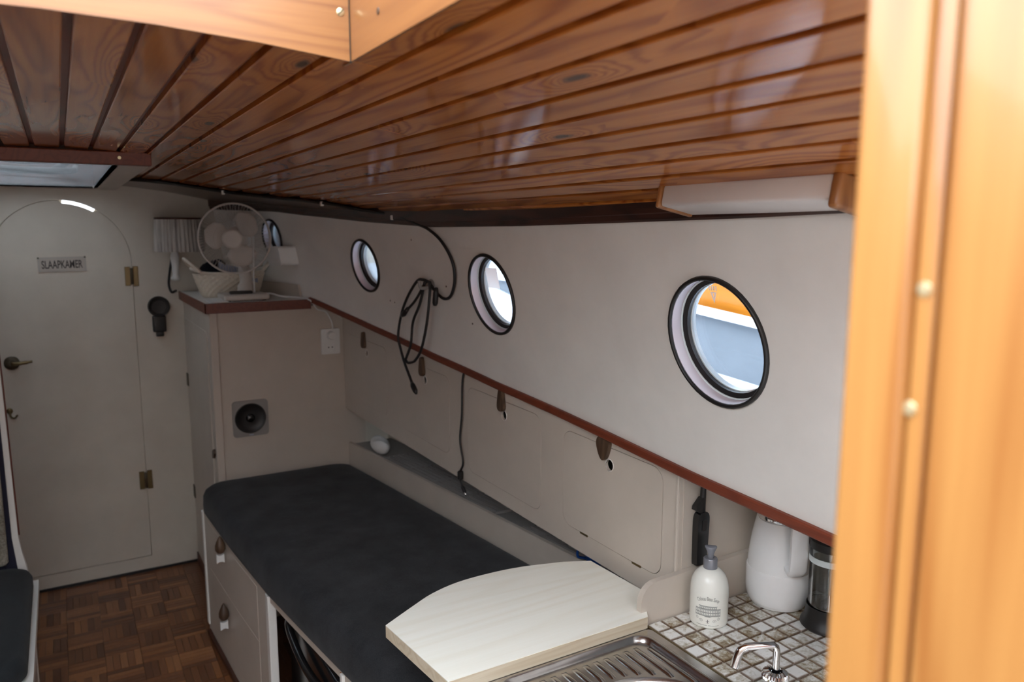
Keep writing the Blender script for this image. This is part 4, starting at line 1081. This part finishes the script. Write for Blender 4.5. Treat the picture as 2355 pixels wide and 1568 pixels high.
def qd(u0, u1, z0, z1, off=.0003):
    n_ = max(1, int(abs(u1 - u0) / .004))
    for i in range(n_): merge(ba, onb([(u0 + (u1 - u0) * i / n_, z0), (u0 + (u1 - u0) * (i + 1) / n_, z0), (u0 + (u1 - u0) * (i + 1) / n_, z1), (u0 + (u1 - u0) * i / n_, z1)], off))
qd(-.0225, .0225, .0262, .0395); qd(-.015, .015, .0395, .0445); qd(-.0165, .0165, .0440, .0452); qd(-.004, .004, .0245, .0262)
obj('printed_building', ba, M['print_soft'], sb)
ba = bmesh.new()
for k in range(15):
    u = -.0205 + k * .00293; qd(u - .0007, u + .0007, .0335, .0372, .0005); qd(u - .0007, u + .0007, .0282, .0315, .0005)
for k in range(9): u = -.0125 + k * .0031; qd(u - .0006, u + .0006, .0405, .0428, .0005)
obj('printed_windows', ba, M['soap'], sb)
ba = bmesh.new()
qd(-.0225, .0225, .0390, .0397, .0006); qd(-.0225, .0225, .0324, .0329, .0006); qd(-.015, .015, .0445, .0449, .0006); qd(-.0225, .0225, .0258, .0264, .0006); qd(-.006, .006, .0243, .0248, .0006)
qd(-.020, -.001, .0078, .0084); qd(.001, .020, .0078, .0084)
qd(-.0006, .0006, .0125, .0195); qd(-.003, .003, .0155, .0161); qd(-.002, .002, .0125, .0131)
for s in (1, -1):
    sp_ = [(s * (.0115 + .0035 * (1 - t / 26) * math.cos(t * .45)), .0165 + .0035 * (1 - t / 26) * math.sin(t * .45)) for t in range(24)] 
    for p, q in zip(sp_, sp_[1:]):
        d = Vector((q[0] - p[0], q[1] - p[1])); 
        if d.length < 1e-6: continue
        nn = Vector((-d.y, d.x)).normalized() * .0002
        merge(ba, onb([(p[0] - nn.x, p[1] - nn.y), (q[0] - nn.x, q[1] - nn.y), (q[0] + nn.x, q[1] + nn.y), (p[0] + nn.x, p[1] + nn.y)]))
    sp_ = [(s * (.0185 + .0030 * (1 - t / 30) * math.cos(-t * .4 + 2)), .0205 + .0030 * (1 - t / 30) * math.sin(-t * .4 + 2)) for t in range(24)]
    for p, q in zip(sp_, sp_[1:]):
        d = Vector((q[0] - p[0], q[1] - p[1])); nn = Vector((-d.y, d.x)).normalized() * .0002
        merge(ba, onb([(p[0] - nn.x, p[1] - nn.y), (q[0] - nn.x, q[1] - nn.y), (q[0] + nn.x, q[1] + nn.y), (p[0] + nn.x, p[1] + nn.y)]))
obj('printed_ornament', ba, M['print'], sb)

# ---------------- thermos jug
tc0 = Vector((1.279, 1.052, CZT + .0005))
tj = thing('thermos_jug', 'tall white thermos jug with steel collar and side handle on the tiles', 'thermos', tc0)
obj('jug_base', lathe([(0, 0), (.050, 0), (.056, .003), (.0595, .010), (.061, .0105), (.0655, .024), (.0668, .040), (.0668, .080), (.0655, .083), (0, .083)], 56, tc0), M['thermos'], tj, 30)
obj('jug_body', lathe([(0, .08), (.0645, .080), (.0640, .095), (.0618, .12), (.0575, .15), (.0515, .18), (.0455, .205), (.0420, .215), (0, .215)], 56, tc0), M['thermos'], tj, 40)
obj('jug_collar', lathe([(.0445, .196), (.0480, .194), (.0490, .198), (.0470, .220), (.0430, .220)], 48, tc0 + Vector((-.009, -.010, -.002))), M['chrome'], tj, True)
obj('jug_lid', lathe([(0, .246), (.030, .245), (.041, .240), (.0435, .226), (.0425, .214), (0, .214)], 40, tc0), M['thermos'], tj, 40)
hdir = Vector((-.43, -.90, 0)).normalized()
hside = Vector((-hdir.y, hdir.x, 0))
hb_ = bmesh.new(); rows = []
for (r, z) in ((.040, .205), (.066, .214), (.081, .211), (.087, .198), (.087, .140), (.085, .108), (.078, .098), (.058, .104)):
    rows.append((r, z))
P = [tc0 + hdir * r + Vector((0, 0, z)) for r, z in rows]
rws = []
for i, p in enumerate(P):
    t = (P[min(i + 1, len(P) - 1)] - P[max(i - 1, 0)]).normalized(); nn = t.cross(hside).normalized()
    rws.append([hb_.verts.new(p + hside * (.0175 * a) + nn * (.0065 * b)) for a, b in ((-1, -.6), (-.7, -1), (.7, -1), (1, -.6), (1, .6), (.7, 1), (-.7, 1), (-1, .6))])
for a, b2 in zip(rws, rws[1:]):
    for i in range(8): hb_.faces.new((a[i], a[(i + 1) % 8], b2[(i + 1) % 8], b2[i]))
hb_.faces.new(rws[0]); hb_.faces.new(rws[-1][::-1])
obj('jug_handle', hb_, M['thermos'], tj, 50)

# ---------------- french press
fp0 = Vector((1.284, .928, CZT + .0005))
fp = thing('french_press', 'glass french press with black base half hidden behind the door post', 'coffee maker', fp0)
obj('press_base', lathe([(0, 0), (.050, 0), (.054, .004), (.053, .010), (.047, .018), (.0445, .032), (.0440, .046), (.042, .046), (.042, .012), (0, .012)], 44, fp0), M['black'], fp, 50)
obj('glass_beaker', lathe([(0, .014), (.040, .014), (.0412, .018), (.0412, .172), (.0398, .172), (.0398, .020), (0, .017)], 44, fp0), M['jar'], fp, 50)
obj('steel_band', lathe([(.0414, .138), (.0432, .138), (.0432, .150), (.0414, .150), (.0414, .138)], 44, fp0), M['seal'], fp, 50)
obj('filter_plate', lathe([(0, .044), (.0385, .044), (.0392, .046), (.0385, .048), (0, .048)], 40, fp0), M['steel'], fp, 50)
obj('plunger_rod', lathe([(0, .045), (.0028, .045), (.0028, .215), (.009, .217), (.010, .228), (0, .232)], 16, fp0), M['chrome'], fp, 50)
obj('press_lid', lathe([(0, .190), (.030, .189), (.043, .182), (.0445, .170), (.0425, .166), (0, .166)], 40, fp0), M['black'], fp, 50)

# ---------------- gas lighter hanging on the recess end board
lg = thing('gas_lighter', 'black gas lighter hanging upright under the brown strip behind the soap bottle', 'lighter', (1.118, 1.118, .955))
def lt_(u, v, w): return Vector((1.118 + u, 1.1325 - w, v))
obj('lighter_body', plate([(p.x, p.y) for p in crom([(-.014, .958, 0), (-.010, .9545, 0), (.008, .9545, 0), (.012, .958, 0), (.0155, 1.00, 0), (.0175, 1.045, 0), (.0165, 1.060, 0), (.010, 1.068, 0), (-.004, 1.068, 0), (-.012, 1.062, 0), (-.0145, 1.045, 0), (-.0145, 1.0, 0)], 4, True)], [], .016, lt_), M['blackgloss'], lg, 40)
obj('lighter_trigger', plate([(-.004, 1.066), (-.020, 1.076), (-.018, 1.084), (-.006, 1.096), (-.002, 1.10), (.006, 1.10), (.006, 1.066)], [], .013, lambda u, v, w: lt_(u, v, w + .001)), M['black'], lg)
obj('lighter_barrel', tube([(1.121, 1.124, 1.066), (1.122, 1.124, 1.11), (1.124, 1.124, 1.172)], [.0068, .0062, .0055], 12), M['black'], lg, True)
obj('lighter_window', plate(rrect(-.003, .009, 1.028, 1.052, .004, 3), [], .001, lambda u, v, w: lt_(u, v, .0162 + w)), M['black'], lg)

# the galley pieces above are scaled up about the camera, bases worked out beforehand
GS = 1.0759
for root, base in ((gl, (1.23728, 0.86072, 0.00065)), (brd, (0.80693, 1.36639, 0.80004)), (sk_, (0.79617, 0.91452, 0.80004)), (tp, (1.08128, 0.88439, 0.80004)), (sb, (1.17381, 1.14691, 0.80058)), (tj, (1.37608, 1.13185, 0.80058)), (fp, (1.38146, 0.99844, 0.80058)), (lg, (1.20286, 1.20286, 0.90225))):
    root.location = base
    done = set()
    for ch in root.children:
        if ch.data.name not in done: ch.data.transform(Matrix.Scale(GS, 4)); done.add(ch.data.name)
        ch.location = ch.location * GS

# ---------------- ceiling strip lamp
sl = thing('strip_lamp', 'unlit white strip lamp with wooden end caps on the ceiling', 'lamp', (.955, .84, ceilz(.955)))
LA_ = math.atan(-2 * .17 * .955)
XR = Matrix.Translation((.952, .865, ceilz(.952) + .004)) @ Matrix.Rotation(.20, 4, 'Y')
obj('diffuser', xform(box(-.042, .036, -.172, .170, -.034, .004, .006, 3), XR), M['diffuser'], sl, 40)
obj('end_cap', xform(box(-.045, .039, .170, .180, -.037, .004, .004, 2), XR), M['lampwood'], sl, 40)
obj('end_cap', xform(box(-.046, .040, -.190, -.172, -.046, .004, .006, 3), XR), M['lampwood'], sl, 40)

# ---------------- companion hatch coaming and jamb
cg = struct_root('trim_3')
def coam_x(x0, x1, y0, zt_):
    bm = bmesh.new(); n = 12; rows = []
    for i in range(n + 1):
        x = x0 + (x1 - x0) * i / n; zb = ceilz(x) - .0015
        rows.append([bm.verts.new((x, y, z)) for y, z in ((y0, zb), (y0 + .0035, zb), (y0 + .0035, zb + .055), (y0 + .03, zb + .055), (y0 + .03, zt_), (y0, zt_))])
    for a, b2 in zip(rows, rows[1:]):
        for k in range(6): bm.faces.new((a[k], a[(k + 1) % 6], b2[(k + 1) % 6], b2[k]))
    bm.faces.new(rows[0]); bm.faces.new(rows[-1][::-1]); return bm
obj('coaming_board', coam_x(-HXL, HX, HY, 2.04), M['teak_x'], cg)
zc0 = ceilz(HX) - .0015
prf = [(HX, zc0), (HX + .0035, zc0), (HX + .0035, zc0 + .055), (HX + .03, zc0 + .055), (HX + .03, 2.04), (HX, 2.04)]
obj('coaming_board', plate(prf, [], HY + .03 - (YA - .02), lambda u, v, w: Vector((u, YA - .02 + w, v))), M['teak_y'], cg)
obj('coaming_board', box(-HXL - .03, -HXL, YA - .02, HY + .03, ceilz(HXL) - .003, 2.04), M['teak_y'], cg)
obj('corner_seam', box(HX - .0012, HX + .0005, HY - .0012, HY + .0005, ceilz(HX) - .003, 2.03), M['slot'], cg)
def screw(c, Mx, r=.0048):
    s = obj('screw', lathe([(0, .0012), (r * .8, .0010), (r, 0)], 18, c, Mx), M['screwhead'], cg, True)
    v1 = Mx @ Vector((0, 0, .0013)) + Vector(c)
    b = box(-r * .95, r * .95, -.0005, .0005, .0008, .0015); xform(b, Matrix.Translation(c) @ Mx @ Matrix.Rotation(.8, 4, 'Z'))
    obj('screw_slot', b, M['slot'], s)
screw((.304, HY - .0002, 1.903), RX)
obj('dowel_plug', lathe([(0, .0006), (.0035, .0005), (.004, 0)], 14, (HX - .0002, .822, 1.884), Matrix.Rotation(-PI / 2, 4, 'Y')), M['latch'], cg)
# roof edge outside the coaming is covered by the ceiling backing
jb = struct_root('trim_4')
JX = .340
obj('jamb_strip', box(JX, JX + .05, .214, .247, 0, 2.04, .004, 3), M['teak_z'], jb, 40)
obj('jamb_groove', box(JX + .016, JX + .05, .196, .216, 0, 2.04), M['teak_gap'], jb)
obj('jamb_bead', box(JX + .004, JX + .05, .2035, .2135, 0, 2.04, .002, 2), M['teak_z'], jb, 40)
obj('jamb_board', box(JX - .002, JX + .05, .02, .1995, 0, 2.04, .004, 3), M['teak_z'], jb, 40)
for (y, z) in ((.209, 1.623), (.212, 1.566)):
    obj('filled_screw', lathe([(0, .001), (.003, .0008), (.0036, 0)], 12, (JX + .0038, y, z), Matrix.Rotation(-PI / 2, 4, 'Y')), M['screwhead'], jb)
# unseen aft wall right of the post, left open above worktop to add daylight
o = obj('wall_back', plate([(JX + .05, -.01), (1.56, -.01), (1.56, 1.10), (1.14, 1.10), (1.14, .80), (JX + .05, .80)], [], .03, lambda u, v, w: Vector((u, YA - .005 + w, v))), M['cream2']); o['kind'] = 'structure'
o = obj('wall_back_left', plate([(-1.45, -.01), (-HXL, -.01), (-HXL, ceilz(HXL) + .045)] + [(-x / 20, ceilz(x / 20) + .045) for x in range(13, 22)], [], .03, lambda u, v, w: Vector((u, YA - .005 + w, v))), M['cream2']); o['kind'] = 'structure'

o = obj('aft_opening_block', box(-HXL - .03, JX + .03, -.50, -.47, 0, 1.90), M['cream2']); o['kind'] = 'structure'  # added wall closing the unseen aft opening, keeps daylight off the far end
o = obj('aft_block_cheek', box(JX, JX + .03, -.47, .02, 0, 1.90), M['cream2']); o['kind'] = 'structure'  # side of the added light block, out of view
o = obj('aft_block_cheek_left', box(-HXL - .03, -HXL, -.47, .20, 0, 1.90), M['cream2']); o['kind'] = 'structure'

# ---------------- skylight with fly screen
wk = struct_root('window_9', (-.2, 3.15, 1.84))
ck = bmesh.new()
obj('front_batten', coam_x.__call__(SX0 - .09, .240, 2.395, 2.425, 1.87) if False else box(SX0 - .09, .240, 2.392, 2.425, 1.828, 1.8635, .003, 2), M['mahog'], wk)
fo = rrect(SX0 - .09, .240, 2.425, 3.965, .004, 2); fi = rrect(SX0, SX1, SY0, SY1, .004, 2)
obj('surround', plate(fo, [fi[::-1]], .012, lambda u, v, w: Vector((u, v, 1.832 + w))), M['cream2'], wk)
for (a, b, c_, d) in ((SX0, SX1, SY0 - .012, SY0), (SX0, SX1, SY1, SY1 + .012), (SX0 - .012, SX0, SY0, SY1), (SX1, SX1 + .012, SY0, SY1)):
    obj('well_board', box(a, b, c_, d, 1.832, 2.0), M['baseboard'], wk)
obj('fly_screen', box(SX0, SX1, SY0, SY1, 1.838, 1.8385), M['flyscreen'], wk)
obj('skylight_lid', box(SX0 - .02, SX1 + .02, SY0 - .02, SY1 + .02, 2.0, 2.006), M['acrylic'], wk)
sl_ = bmesh.new()
for (p) in ([(-.30, 2.7, 1.90), (-.1, 2.9, 1.87), (.05, 3.2, 1.90), (.0, 3.5, 1.88)], [(-.4, 3.1, 1.88), (-.15, 3.2, 1.86), (.05, 3.35, 1.87), (.08, 3.6, 1.90)]):
    tube(crom(p, 8), .012, 8, False, sl_)
obj('sagging_cord', sl_, M['slot'], wk, True)
obj('batten_screw', lathe([(0, .0012), (.0042, .001), (.005, 0)], 14, (.160, 2.3918, 1.847), RX), M['screwhead'], wk)

# ---------------- port settee at the left edge
se = thing('port_settee', 'cream settee base and navy backed partition at the left edge', 'settee', (-.5, 2.7, 0))
SZ = .44
lo_ = [(-1.0, 2.26)] + [(-.145 - .06 + .06 * math.sin(math.radians(a)), 2.26 + .06 - .06 * math.cos(math.radians(a))) for a in (0, 15, 30, 45, 60, 75, 90)] + [(-.145, 3.03), (-1.0, 3.03)]
obj('seat_tray', plate(lo_, [], .03, lambda u, v, w: Vector((u, v, SZ - .03 + w))), M['cream'], se)
obj('seat_front', box(-.98, -.175, 2.30, 3.03, 0, SZ - .03, .003, 1), M['cream2'], se)
po = [(-1.0, 0), (-.173, 0), (-.171, .30), (-.172, .42), (-.178, .49), (-.188, .545), (-.194, .60), (-.200, 1.15), (-.204, 1.35), (-1.0, 1.35)]
obj('partition', plate(po, [], .022, lambda u, v, w: Vector((u, 3.045 + w, v))), M['cream'], se)
obj('partition_pad', plate([(-.98, SZ), (-.200, SZ), (-.205, .50), (-.213, .60), (-.216, 1.33), (-.98, 1.33)], [], .012, lambda u, v, w: Vector((u, 3.033 + w, v))), M['navy'], se)
obj('partition_edging', plate([(-.199, .60), (-.193, .60), (-.1985, 1.15), (-.2025, 1.35), (-.209, 1.35)], [], .006, lambda u, v, w: Vector((u + .003, 3.067 + w, v))), M['mahog'], se)
def cush(x0, x1, y0, y1, z0, z1, r, corner):
    bm = bmesh.new(); rings = []
    for ins, z in ((.010, z0), (.0, z0 + .012), (0, z1 - .03), (.008, z1 - .012), (.022, z1 - .003), (.05, z1)):
        rings.append([bm.verts.new((x, y, z)) for x, y in rrect(x0 + ins, x1 - ins, y0 + ins, y1 - ins, max(corner - ins * .5, .01), 6)])
    n = len(rings[0])
    for a, b2 in zip(rings, rings[1:]):
        for i in range(n): bm.faces.new((a[i], a[(i + 1) % n], b2[(i + 1) % n], b2[i]))
    bm.faces.new(rings[0][::-1]); bm.faces.new(rings[-1]); return bm
top(obj('seat_cushion', cush(-.95, -.158, 2.275, 3.02, SZ + .001, SZ + .075, .03, .075), M['seatgrey'], None, 60), 'slate grey seat cushion with rounded corner on the left settee', 'cushion')
pb = bmesh.new(); bmesh.ops.create_icosphere(pb, subdivisions=3, radius=1)
for v in pb.verts:
    x, y, z = v.co; f = lambda q: math.copysign(abs(q) ** .55, q)
    v.co = Vector((f(x) * .17, f(y) * .05, f(z) * .15))
xform(pb, Matrix.Translation((-.415, 2.93, .675)) @ Matrix.Rotation(-.2, 4, 'X') @ Matrix.Rotation(.06, 4, 'Y'))
top(obj('throw_pillow', pb, M['pillow'], None, True), 'dark grey throw pillow leaning on the left settee', 'pillow')
kb = cush(-.62, -.226, 3.002, 3.030, SZ + .078, 1.00, .006, .008)
top(obj('knitted_throw', kb, M['knit'], None, 50), 'pale knitted throw hanging behind the grey pillow at the left edge', 'blanket')
print('tiles', tn, 'strips', cnt)
